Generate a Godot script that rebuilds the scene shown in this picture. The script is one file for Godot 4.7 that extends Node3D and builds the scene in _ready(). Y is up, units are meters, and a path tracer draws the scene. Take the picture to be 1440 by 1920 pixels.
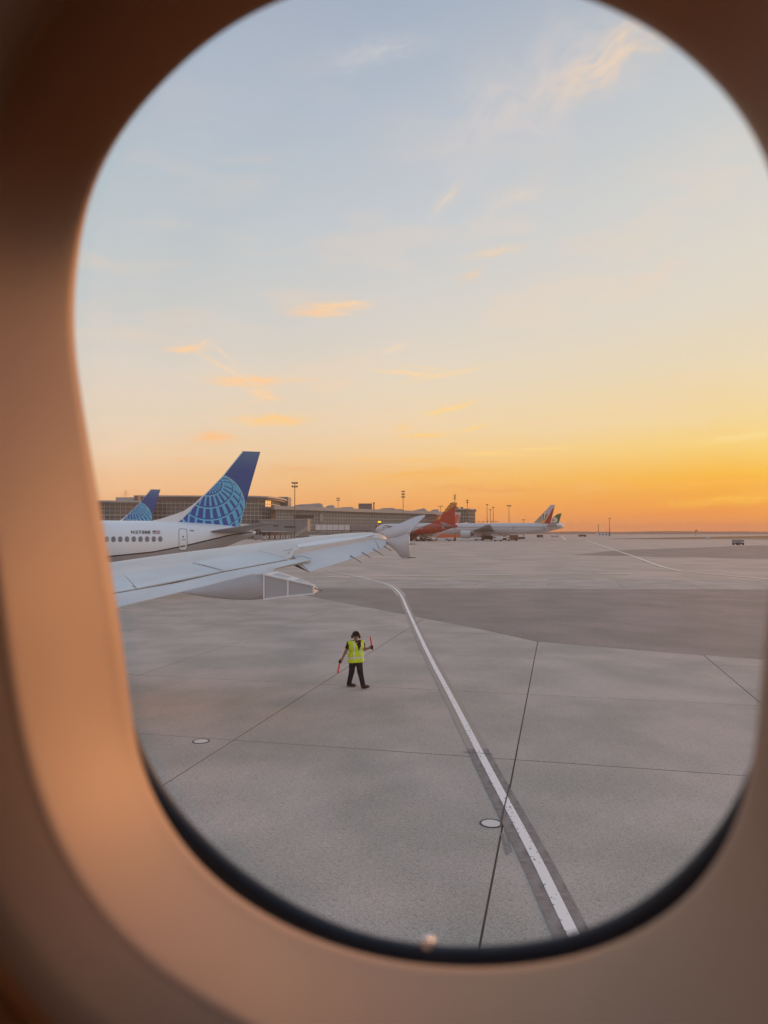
extends Node3D
# An airport apron at sunset, seen through the window of a parked airliner.

var used := {}
var M := {}

# ---------------------------------------------------------------- naming
func numbered(called: String) -> String:
	if not used.has(called):
		used[called] = 0
		return called
	used[called] += 1
	return "%s_%03d" % [called, used[called]]

func tag(o: Node, label: String, category: String, group := "") -> Node:
	o.set_meta("label", label)
	o.set_meta("category", category)
	if group != "":
		o.set_meta("group", group)
	return o

func thing(called: String, label: String, category: String, at := Transform3D(), group := "") -> Node3D:
	var o := Node3D.new()
	o.name = numbered(called)
	o.transform = at
	add_child(o, true)
	tag(o, label, category, group)
	return o

func put(called: String, st: Variant, m: Material, parent: Node = null) -> MeshInstance3D:
	var o := MeshInstance3D.new()
	o.mesh = st.commit() if st is SurfaceTool else st
	o.material_override = m
	if parent == null:
		o.name = numbered(called)
		add_child(o, true)
	else:
		var k := 0
		var nm := called
		while parent.has_node(nm):
			k += 1
			nm = "%s_%03d" % [called, k]
		o.name = nm
		parent.add_child(o, true)
	return o

func struct(called: String, st: Variant, m: Material) -> MeshInstance3D:
	var o := put(called, st, m)
	o.set_meta("kind", "structure")
	return o

func stuff(o: Node) -> Node:
	o.set_meta("kind", "stuff")
	return o

# ---------------------------------------------------------------- shapes
func begin(smooth := false) -> SurfaceTool:
	var st := SurfaceTool.new()
	st.begin(Mesh.PRIMITIVE_TRIANGLES)
	st.set_smooth_group(0 if smooth else -1)
	return st

func done(st: SurfaceTool) -> SurfaceTool:
	st.generate_normals()
	return st

func quad(st: SurfaceTool, a: Vector3, b: Vector3, c: Vector3, d: Vector3) -> void:
	for p in [a, b, c, a, c, d]:
		st.add_vertex(p)

func box(st: SurfaceTool, c: Vector3, size: Vector3, b := Basis()) -> void:
	var h := size / 2.0
	var p := []
	for i in 8:
		p.append(c + b * Vector3(h.x * (1 if i & 1 else -1), h.y * (1 if i & 2 else -1), h.z * (1 if i & 4 else -1)))
	quad(st, p[4], p[6], p[7], p[5])
	quad(st, p[1], p[3], p[2], p[0])
	quad(st, p[5], p[7], p[3], p[1])
	quad(st, p[0], p[2], p[6], p[4])
	quad(st, p[6], p[2], p[3], p[7])
	quad(st, p[0], p[4], p[5], p[1])

func frame_of(d: Vector3) -> Basis:
	var y := d.normalized()
	var x := y.cross(Vector3.FORWARD if absf(y.z) < 0.9 else Vector3.RIGHT).normalized()
	return Basis(x, y, x.cross(y))

func tube(st: SurfaceTool, a: Vector3, b: Vector3, ra: float, rb: float, n := 10, caps := true) -> void:
	var f := frame_of(b - a)
	for i in n:
		var t0 := TAU * i / n
		var t1 := TAU * (i + 1) / n
		var d0 := f.x * cos(t0) + f.z * sin(t0)
		var d1 := f.x * cos(t1) + f.z * sin(t1)
		quad(st, a + d0 * ra, b + d0 * rb, b + d1 * rb, a + d1 * ra)
		if caps:
			for p in [a, a + d0 * ra, a + d1 * ra, b, b + d1 * rb, b + d0 * rb]:
				st.add_vertex(p)

func bar(st: SurfaceTool, a: Vector3, b: Vector3, w: float, h: float) -> void:
	var y := (b - a).normalized()
	var x := y.cross(Vector3.UP).normalized() if absf(y.y) < 0.95 else Vector3.RIGHT
	box(st, (a + b) / 2.0, Vector3(w, a.distance_to(b), h), Basis(x, y, x.cross(y)))

func loft(st: SurfaceTool, rings: Array, closed := true, caps := false) -> void:
	var n: int = rings[0].size()
	for i in rings.size() - 1:
		for j in (n if closed else n - 1):
			var k := (j + 1) % n
			quad(st, rings[i][j], rings[i + 1][j], rings[i + 1][k], rings[i][k])
	if caps:
		for end in [0, rings.size() - 1]:
			var c := Vector3.ZERO
			for p in rings[end]:
				c += p / n
			for j in n:
				var k := (j + 1) % n
				var tri := [c, rings[end][j], rings[end][k]] if end == 0 else [c, rings[end][k], rings[end][j]]
				for p in tri:
					st.add_vertex(p)

func resample(line: PackedVector3Array, n: int) -> PackedVector3Array:
	var total := 0.0
	for i in line.size() - 1:
		total += line[i].distance_to(line[i + 1])
	var out := PackedVector3Array()
	var seg := 0
	var gone := 0.0
	for i in n:
		var want := total * i / (n - 1)
		while seg < line.size() - 2 and gone + line[seg].distance_to(line[seg + 1]) < want:
			gone += line[seg].distance_to(line[seg + 1])
			seg += 1
		var l := line[seg].distance_to(line[seg + 1])
		out.append(line[seg].lerp(line[seg + 1], clampf((want - gone) / maxf(l, 1e-6), 0, 1)))
	return out

func smooth_line(line: PackedVector3Array, n: int) -> PackedVector3Array:
	var c := Curve3D.new()
	for i in line.size():
		var d := (line[mini(i + 1, line.size() - 1)] - line[maxi(i - 1, 0)]) / 6.0
		c.add_point(line[i], -d, d)
	c.bake_interval = 0.2
	var out := PackedVector3Array()
	for i in n:
		out.append(c.sample_baked(c.get_baked_length() * i / (n - 1), false))
	return out

func closed_curve(line: PackedVector2Array, n: int) -> PackedVector2Array:
	var m := line.size()
	var fine := PackedVector2Array()
	for i in m:
		for k in 12:
			fine.append(line[i].cubic_interpolate(line[(i + 1) % m], line[(i + m - 1) % m], line[(i + 2) % m], k / 12.0))
	var total := 0.0
	for i in fine.size():
		total += fine[i].distance_to(fine[(i + 1) % fine.size()])
	var out := PackedVector2Array()
	var at := 0
	var gone := 0.0
	for i in n:
		var want := total * i / n
		while gone + fine[at].distance_to(fine[(at + 1) % fine.size()]) < want:
			gone += fine[at].distance_to(fine[(at + 1) % fine.size()])
			at += 1
		out.append(fine[at].lerp(fine[(at + 1) % fine.size()], (want - gone) / maxf(1e-6, fine[at].distance_to(fine[(at + 1) % fine.size()]))))
	for pass_no in 8:
		var old := out.duplicate()
		for i in n:
			out[i] = old[i] * 0.5 + (old[(i + 1) % n] + old[(i + n - 1) % n]) * 0.25
	return out

func strip(st: SurfaceTool, line: PackedVector3Array, width: float, y: float, shift := 0.0, uvs := 1.0) -> void:
	var gone := 0.0
	for i in line.size() - 1:
		var a := line[i]
		var b := line[i + 1]
		var da := (line[i + 1] - line[maxi(i - 1, 0)])
		var db := (line[mini(i + 2, line.size() - 1)] - line[i])
		var na := Vector3(-da.z, 0, da.x).normalized()
		var nb := Vector3(-db.z, 0, db.x).normalized()
		var l := a.distance_to(b)
		a.y = y
		b.y = y
		var q := [a + na * (shift - width / 2), a + na * (shift + width / 2), b + nb * (shift + width / 2), b + nb * (shift - width / 2)]
		var uv := [Vector2(0, gone), Vector2(width, gone), Vector2(width, gone + l), Vector2(0, gone + l)]
		gone += l
		for k in [0, 2, 1, 0, 3, 2]:
			st.set_uv(uv[k] * uvs)
			st.add_vertex(q[k])

func sheet(st: SurfaceTool, poly: PackedVector2Array, y: float, uv1 := 1.6, uv2 := 23.0, thick := 0.0) -> void:
	var idx := Geometry2D.triangulate_polygon(poly)
	for k in range(0, idx.size(), 3):
		var a := poly[idx[k]]
		var b := poly[idx[k + 1]]
		var c := poly[idx[k + 2]]
		var tri := [a, b, c] if (b - a).cross(c - a) > 0 else [a, c, b]
		for p in tri:
			st.set_uv(p / uv1)
			st.set_uv2(p / uv2)
			st.add_vertex(Vector3(p.x, y, p.y))
	if thick > 0:
		for i in poly.size():
			var a := poly[i]
			var b := poly[(i + 1) % poly.size()]
			st.set_uv(a / uv1)
			st.set_uv2(a / uv2)
			quad(st, Vector3(a.x, y, a.y), Vector3(b.x, y, b.y), Vector3(b.x, y - thick, b.y), Vector3(a.x, y - thick, a.y))

func plate(st: SurfaceTool, poly: PackedVector2Array, z0: float, z1: float, lo := Vector2.ZERO, size := Vector2.ONE) -> void:
	# a flat-sided solid in the xy plane between z0 and z1, with planar texture coordinates
	var idx := Geometry2D.triangulate_polygon(poly)
	for k in range(0, idx.size(), 3):
		for side in 2:
			var order := [0, 1, 2] if side == 0 else [0, 2, 1]
			for o in order:
				var p := poly[idx[k + o]]
				st.set_uv(Vector2((p.x - lo.x) / size.x, 1.0 - (p.y - lo.y) / size.y))
				st.add_vertex(Vector3(p.x, p.y, z0 if side == 0 else z1))
	for i in poly.size():
		var a := poly[i]
		var b := poly[(i + 1) % poly.size()]
		st.set_uv(Vector2((a.x - lo.x) / size.x, 1.0 - (a.y - lo.y) / size.y))
		quad(st, Vector3(a.x, a.y, z0), Vector3(b.x, b.y, z0), Vector3(b.x, b.y, z1), Vector3(a.x, a.y, z1))

# ---------------------------------------------------------------- materials
func mat(called: String, linear_rgb: Color, rough := 0.6, metal := 0.0) -> StandardMaterial3D:
	var m := StandardMaterial3D.new()
	m.resource_name = called
	m.albedo_color = linear_rgb.linear_to_srgb()
	m.roughness = rough
	m.metallic = metal
	M[called] = m
	return m

func noise_tex(sd: int, freq: float, lo: Color, hi: Color, size := 512, kind := FastNoiseLite.TYPE_SIMPLEX_SMOOTH, octaves := 4, p0 := 0.0, p1 := 1.0) -> NoiseTexture2D:
	var n := FastNoiseLite.new()
	n.seed = sd
	n.noise_type = kind
	n.frequency = freq
	n.fractal_octaves = octaves
	var t := NoiseTexture2D.new()
	t.width = size
	t.height = size
	t.seamless = true
	t.noise = n
	var g := Gradient.new()
	g.set_color(0, lo)
	g.set_color(1, hi)
	g.set_offset(0, p0)
	g.set_offset(1, p1)
	t.color_ramp = g
	return t

func picture(w: int, h: int, f: Callable) -> ImageTexture:
	var im := Image.create(w, h, false, Image.FORMAT_RGB8)
	for y in h:
		for x in w:
			im.set_pixel(x, y, f.call((x + 0.5) / w, (y + 0.5) / h))
	return ImageTexture.create_from_image(im)

func printed(called: String, t: Texture2D, rough := 0.35) -> StandardMaterial3D:
	var m := mat(called, Color.WHITE, rough)
	m.albedo_texture = t
	return m

func materials() -> void:
	var c := mat("concrete", Color(0.505, 0.492, 0.458), 0.9)
	c.albedo_texture = noise_tex(3, 0.17, Color(0.75, 0.745, 0.74), Color(1, 1, 1), 512, FastNoiseLite.TYPE_VALUE, 5, 0.12, 0.6)
	c.detail_enabled = true
	c.detail_blend_mode = BaseMaterial3D.BLEND_MODE_MUL
	c.detail_uv_layer = BaseMaterial3D.DETAIL_UV_2
	c.detail_albedo = noise_tex(5, 0.012, Color(0.87, 0.88, 0.868), Color(1, 0.972, 0.967), 512, FastNoiseLite.TYPE_SIMPLEX_SMOOTH, 6, 0.2, 0.8)
	c.normal_enabled = true
	var nt := noise_tex(8, 0.22, Color.BLACK, Color.WHITE, 512, FastNoiseLite.TYPE_VALUE, 4)
	nt.color_ramp = null
	nt.as_normal_map = true
	nt.bump_strength = 3.0
	c.normal_texture = nt
	c.normal_scale = 0.5
	for k in 2:
		var d: StandardMaterial3D = c.duplicate()
		d.albedo_color = [Color(0.492, 0.48, 0.447), Color(0.517, 0.503, 0.468)][k].linear_to_srgb()
		M["concrete_%d" % k] = d
	M["concrete_2"] = c
	var far: StandardMaterial3D = c.duplicate()
	far.albedo_color = Color(0.54, 0.505, 0.46).linear_to_srgb()
	far.normal_enabled = false
	M["far_concrete"] = far
	var a: StandardMaterial3D = c.duplicate()
	a.albedo_color = Color(0.315, 0.302, 0.288).linear_to_srgb()
	M["asphalt"] = a
	mat("sealant", Color(0.05, 0.045, 0.045), 0.9)
	mat("old_paint", Color(0.26, 0.25, 0.245), 0.85).albedo_texture = noise_tex(12, 0.012, Color(0.72, 0.72, 0.72), Color(1, 1, 1), 256)
	mat("rubbered", Color(0.262, 0.248, 0.238), 0.85).albedo_texture = noise_tex(14, 0.02, Color(0.85, 0.85, 0.85), Color(1, 1, 1), 256)
	mat("faded_paint", Color(0.33, 0.3, 0.27), 0.85)
	var p := mat("line_paint", Color(0.83, 0.81, 0.79), 0.7)
	p.albedo_texture = noise_tex(21, 0.03, Color(0.42, 0.41, 0.4), Color(1, 1, 1), 1024, FastNoiseLite.TYPE_SIMPLEX, 5, 0.175, 0.215)
	mat("far_paint", Color(0.88, 0.83, 0.7), 0.7)
	mat("cover_metal", Color(0.6, 0.59, 0.57), 0.5)
	mat("grass", Color(0.13, 0.115, 0.045), 0.95).albedo_texture = noise_tex(31, 0.05, Color(0.7, 0.7, 0.7), Color(1, 1, 1), 256)
	# aircraft
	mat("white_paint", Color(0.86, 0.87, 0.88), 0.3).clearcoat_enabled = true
	mat("belly_grey", Color(0.4, 0.39, 0.39), 0.35)
	mat("sunwarm_wing_grey", Color(0.86, 0.79, 0.74), 0.38)  # warm tint puts low sun on the wing crown into the colour
	mat("flap_grey", Color(0.81, 0.83, 0.825), 0.42)
	mat("aileron_grey", Color(0.78, 0.785, 0.79), 0.42)
	mat("fairing_grey", Color(0.46, 0.45, 0.46), 0.5)
	mat("trim_grey", Color(0.86, 0.84, 0.83), 0.5)
	mat("fence_grey", Color(0.66, 0.64, 0.65), 0.5)
	for k in ["sunwarm_wing_grey", "flap_grey", "aileron_grey"]:
		var w: StandardMaterial3D = M[k]
		w.uv1_triplanar = true
		w.uv1_world_triplanar = true
		w.uv1_scale = Vector3(0.12, 0.5, 0.35)
		w.albedo_texture = noise_tex(41, 0.01, Color(0.88, 0.88, 0.88), Color(1, 1, 1), 256)
	mat("dark_gap", Color(0.045, 0.045, 0.05), 0.8)
	mat("dark_metal", Color(0.1, 0.09, 0.085), 0.5, 0.3)
	mat("navy", Color(0.012, 0.022, 0.1), 0.3)
	mat("pane_dark", Color(0.08, 0.085, 0.09), 0.2)
	mat("cabin_glass", Color(0.2, 0.2, 0.21), 0.25)
	mat("tyre", Color(0.02, 0.02, 0.02), 0.9)
	mat("stab_grey", Color(0.33, 0.33, 0.34), 0.4)
	mat("bare_metal", Color(0.6, 0.6, 0.6), 0.35, 0.9)
	mat("red_paint", Color(0.43, 0.05, 0.022), 0.35)
	mat("green_paint", Color(0.02, 0.12, 0.05), 0.35)
	# airport
	mat("facade_glass", Color(0.09, 0.125, 0.135), 0.12, 0.4)
	mat("facade_blind", Color(0.16, 0.19, 0.19), 0.4)
	mat("mullion", Color(0.42, 0.465, 0.47), 0.5)
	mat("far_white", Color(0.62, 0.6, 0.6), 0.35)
	mat("roof_metal", Color(0.44, 0.42, 0.39), 0.55)
	mat("roof_edge", Color(0.16, 0.15, 0.15), 0.6)
	mat("slate_panel", Color(0.2, 0.22, 0.225), 0.6)
	mat("bridge_white", Color(0.74, 0.7, 0.69), 0.5)
	mat("bridge_grey", Color(0.27, 0.25, 0.245), 0.5)
	mat("orange_panel", Color(0.75, 0.16, 0.06), 0.5)
	mat("pole_metal", Color(0.16, 0.12, 0.085), 0.6)
	mat("gse_white", Color(0.7, 0.68, 0.66), 0.5)
	mat("gse_dark", Color(0.06, 0.052, 0.048), 0.7)
	mat("gse_brown", Color(0.2, 0.1, 0.06), 0.7)
	# person
	mat("skin", Color(0.33, 0.185, 0.12), 0.55)
	mat("black_cloth", Color(0.012, 0.013, 0.018), 0.9)
	mat("navy_cloth", Color(0.008, 0.012, 0.03), 0.95)
	mat("glove", Color(0.012, 0.011, 0.012), 0.8)
	mat("shoe", Color(0.012, 0.012, 0.014), 0.5)
	mat("vest", Color(0.66, 0.86, 0.02), 0.75)
	for k in ["black_cloth", "navy_cloth", "glove"]:
		M[k].metallic_specular = 0.15
	mat("reflective", Color(0.8, 0.83, 0.72), 0.4)
	mat("ear_cup", Color(0.045, 0.018, 0.014), 0.5)
	mat("wand", Color(0.92, 0.09, 0.065), 0.35)
	mat("eye_white", Color(0.6, 0.58, 0.55), 0.3)
	mat("lips", Color(0.2, 0.07, 0.055), 0.5)
	# cabin
	var pl := mat("cabin_plastic", Color(0.545, 0.38, 0.275), 0.5)
	pl.albedo_texture = noise_tex(51, 0.02, Color(0.95, 0.95, 0.95), Color(1, 1, 1), 256)
	mat("bounce_lining", Color(0.7, 0.6, 0.52), 0.9)  # kept pale so the unseen lining throws light back on the surround
	mat("rubber", Color(0.01, 0.028, 0.06), 0.55)
	var vm := mat("valve", Color(1, 0.97, 0.96), 0.15)
	vm.albedo_color.a = 0.25
	vm.refraction_enabled = true
	vm.refraction_scale = 0.05
	var g := mat("window_glass", Color(1, 1, 1), 0.0)
	g.transparency = BaseMaterial3D.TRANSPARENCY_ALPHA
	g.albedo_color = Color(1, 1, 1, 0.02)
	var d := mat("dust_glare_film", Color(0.9, 0.95, 1.0), 1.0)  # dust plus a veil of glare put into a translucent sheet
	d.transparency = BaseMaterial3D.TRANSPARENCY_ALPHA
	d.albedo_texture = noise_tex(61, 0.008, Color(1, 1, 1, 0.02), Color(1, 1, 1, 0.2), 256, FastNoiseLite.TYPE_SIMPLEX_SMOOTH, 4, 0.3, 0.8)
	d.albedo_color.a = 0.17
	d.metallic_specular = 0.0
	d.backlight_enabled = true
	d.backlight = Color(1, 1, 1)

# ---------------------------------------------------------------- sky
const ELEV := [0.0, 2.0, 4.0, 6.0, 8.0, 12.0, 16.0, 23.0, 30.0, 36.0, 60.0, 90.0]
const AWAY := [0.0, 19.0, 44.0, 64.0, 180.0]

func sky_tables() -> Array:
	var t := [
		"ffaa50 ffbe50 ffd560 fde08c f9e0a8 f0ddc0 e6dac8 d8d6ce c6cace b0bcc8 98aec6 92a8c2",
		"f69655 f7a341 fabb44 f8d076 f3d699 e8d7b6 dfd6c6 d3d1cb c1c7cb afbac5 98acc6 92a8c2",
		"f3a05a f3aa62 f3bc76 f1cb98 edd2ae e2d4c0 d6d0c8 c3c8cd b2bcc8 a0aec0 96acc4 92a8c2",
		"eeb27a f0b884 eec296 eaceae e4d1b9 d9d1c5 c6cac9 b6c2c8 aab8c6 a0b0c2 96aac4 92a8c2",
		"b49ca0 bea2a4 caaaa8 d0b0ae d2b6b4 ccbabc c2bcc4 b8bcc8 b0bac9 a8b6c8 98acc4 92a8c2",
	]
	var out := []
	for row in t:
		var r := []
		for h in row.split(" "):
			r.append(Color.html(h).srgb_to_linear())
		out.append(r)
	return out

func along(keys: Array, x: float) -> Vector2:
	for i in keys.size() - 1:
		if x <= keys[i + 1]:
			return Vector2(i, smoothstep(0.0, 1.0, 0.5 * ((x - keys[i]) / (keys[i + 1] - keys[i]))) if false else (x - keys[i]) / (keys[i + 1] - keys[i]))
	return Vector2(keys.size() - 2, 1.0)

const SUN_AZ := 44.0

func make_sky() -> Texture2D:
	var tables := sky_tables()
	var w := 1024
	var h := 512
	var veil := FastNoiseLite.new()
	veil.seed = 19
	veil.noise_type = FastNoiseLite.TYPE_SIMPLEX_SMOOTH
	veil.frequency = 1.0
	veil.fractal_octaves = 4
	var haze := Color.html("f2d2b2").srgb_to_linear()
	var im := Image.create(w + 16, h, false, Image.FORMAT_RGBF)
	var below := Color(0.19, 0.15, 0.125)
	for y in h:
		var e := 90.0 - (y + 0.5) * 180.0 / h
		var ke := along(ELEV, maxf(e, 0.0))
		for x in w + 16:
			if e < -1.5:
				im.set_pixel(x, y, below)
				continue
			var d := absf(wrapf((x - 8 + 0.5) * 360.0 / w - SUN_AZ, -180.0, 180.0))
			var ka := along(AWAY, d)
			var i := int(ka.x)
			var j := int(ke.x)
			var a: Color = tables[i][j].lerp(tables[i][j + 1], ke.y)
			var b: Color = tables[i + 1][j].lerp(tables[i + 1][j + 1], ke.y)
			var c := a.lerp(b, ka.y)
			if e > 1.0 and e < 50.0:
				var th := deg_to_rad((x - 8 + 0.5) * 360.0 / w)
				var v := veil.get_noise_3d(sin(th) * 4.2 + e * 0.03, e * 0.33 - sin(th - 0.4) * 1.1, cos(th) * 4.2)
				c = c.lerp(haze, clampf(v * 0.5 - 0.02, 0.0, 0.2) * smoothstep(1.0, 5.0, e) * smoothstep(36.0, 18.0, e))
			im.set_pixel(x, y, c)
	im.resize(4096 + 64, 2048, Image.INTERPOLATE_CUBIC)
	im = im.get_region(Rect2i(32, 0, 4096, 2048))
	var n := FastNoiseLite.new()
	n.seed = 77
	n.noise_type = FastNoiseLite.TYPE_SIMPLEX_SMOOTH
	n.frequency = 1.0
	n.fractal_octaves = 4
	# wisps of cirrus: azimuth, elevation, half length, half height (degrees), slope (degrees), colour, strength
	var wisps := [
		[16.94, 31.88, 4.6, 1.3, 20, "e2cdb8", 0.75], [11.6, 30.42, 8.0, 3.2, 24, "d8ccc8", 0.35], [-0.84, 33.39, 4.0, 0.9, 12, "c4c6ca", 0.4],
		[-4.16, 16.98, 3.0, 0.45, 5, "f6cfa6", 0.85], [-5.4, 16.52, 2.0, 0.3, 0, "f2cba8", 0.6],
		[5.01, 24.48, 1.9, 0.5, 48, "dccfc2", 0.45], [10.14, 24.22, 2.6, 0.7, 25, "dccfc2", 0.4], [8.7, 20.75, 2.4, 0.35, 8, "ead0b4", 0.6],
		[6.81, 19.24, 1.0, 0.4, 30, "e6cdb2", 0.5], [20.19, 18.08, 2.6, 0.8, 22, "e6d2c0", 0.45],
		[-15.04, 13.52, 1.5, 0.26, 6, "fcd0a0", 0.85], [-12.68, 12.61, 2.3, 0.22, -28, "ecd2b4", 0.5], [-13.95, 13.97, 0.6, 0.15, 25, "fcd0a0", 0.6],
		[-10.48, 11.45, 3.1, 0.32, 1, "fdcd98", 0.9], [-9.47, 10.53, 1.1, 0.42, -15, "fcd2a2", 0.75], [-8.86, 10.15, 1.2, 0.2, 5, "fcd2a2", 0.5],
		[-11.48, 11.96, 2.6, 0.12, -24, "f0d4b4", 0.55], [-12.29, 13.32, 1.4, 0.12, -40, "f0d4b4", 0.5], [-6.62, 11.64, 2.0, 0.12, 4, "f4d0a4", 0.5], [-4.57, 16.47, 2.2, 0.12, 2, "f6cfa6", 0.7], [-2.71, 17.27, 1.4, 0.14, 8, "f8d2a8", 0.7], [-11.08, 11.11, 2.2, 0.12, 0, "fdcd98", 0.7], [4.14, 9.27, 1.4, 0.12, 6, "fbd592", 0.7], [6.2, 9.73, 1.2, 0.12, 20, "fbd592", 0.7], [3.32, 12.57, 2.4, 0.1, -7, "f6d6a8", 0.6], [-15.76, 6.28, 2.4, 0.2, 2, "f0c89c", 0.5],
		[-8.57, 8.55, 2.9, 0.46, 2, "fecf8e", 0.95], [-12.96, 7.15, 1.6, 0.46, 3, "fcc48c", 0.85], [-14.79, 5.51, 2.2, 0.14, 2, "f6c494", 0.6],
		[1.87, 12.23, 3.2, 0.2, -5, "f6d6a8", 0.8], [4.77, 12.07, 3.8, 0.22, 9, "f2d6ac", 0.75], [0.83, 14.1, 1.3, 0.3, 20, "ecd6ba", 0.6],
		[-4.15, 11.17, 3.0, 0.5, 8, "ecd2b4", 0.4], [5.18, 9.5, 2.0, 0.25, 14, "fbd592", 0.8], [3.19, 7.49, 2.0, 0.22, 4, "fdcf86", 0.85],
		[1.45, 8.03, 0.9, 0.4, 10, "f6cf94", 0.6], [7.02, 7.97, 1.3, 0.14, 14, "fdd488", 0.8], [8.23, 6.01, 3.2, 0.16, -1, "fdd288", 0.8],
		[11.85, 6.3, 3.0, 0.1, 1, "fdd78c", 0.6], [-1.24, 5.61, 1.8, 0.16, 0, "f8c888", 0.6], [2.9, 5.61, 2.6, 0.2, 2, "f8c680", 0.6],
		[3.31, 4.54, 5.0, 0.45, 2, "f8b860", 0.6], [-6.6, 4.84, 4.0, 0.4, 1, "f0ba80", 0.5], [8.71, 3.23, 4.2, 0.3, 0, "e89a58", 0.3],
		[5.37, 3.54, 3.0, 0.16, 3, "eaa266", 0.3], [25.82, 2.34, 6.0, 0.4, 3, "ffc04c", 0.6], [23.79, 3.52, 7.0, 0.35, 2, "fdb84e", 0.5], [25.87, 6.61, 3.5, 0.3, 4, "fce09a", 0.5],
		[21.29, 1.27, 6.0, 0.3, 1, "f49a4e", 0.5], [-10.67, 9.62, 2.0, 0.2, 10, "ecd0b0", 0.4], [-17.63, 2.68, 3.0, 0.3, 0, "e8ae80", 0.4],
	]
	for q in wisps:
		var az: float = q[0]
		var el: float = q[1]
		var lx: float = q[2]
		var ly: float = q[3] * 0.8
		var col := Color.html(q[5]).srgb_to_linear()
		var cs := cos(deg_to_rad(q[4]))
		var sn := sin(deg_to_rad(q[4]))
		var reach := lx * 1.7
		var ry := maxf(reach * absf(sn) + ly * 3.0, ly * 3.0)
		for py in range(int((90.0 - el - ry) * 2048 / 180.0), int((90.0 - el + ry) * 2048 / 180.0) + 1):
			if py >= 1023:
				break
			for pxx in range(int((az - reach) * 4096 / 360.0), int((az + reach) * 4096 / 360.0) + 1):
				var dx := ((pxx + 0.5) * 360.0 / 4096 - az) * cos(deg_to_rad(el))
				var dy := 90.0 - (py + 0.5) * 180.0 / 2048 - el
				var a := (dx * cs + dy * sn) / lx
				var b := (dy * cs - dx * sn) / ly
				b += 0.7 * n.get_noise_2d(a * 1.1 + az, az * 3.0)
				var m := exp(-a * a * 1.6 - b * b)
				m *= clampf(0.72 + 0.9 * n.get_noise_2d(a * 0.7 * lx * 0.5 + az * 7.0, b * 1.5 + el * 5.0) + 0.35 * n.get_noise_2d(a * 0.8 * lx + b, b * 4.5 + az), 0.0, 1.1)
				if m > 0.004:
					var x := posmod(pxx, 4096)
					im.set_pixel(x, py, im.get_pixel(x, py).lerp(col, minf(m * 1.75 * float(q[6]), 1.0)))
	return ImageTexture.create_from_image(im)

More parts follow.
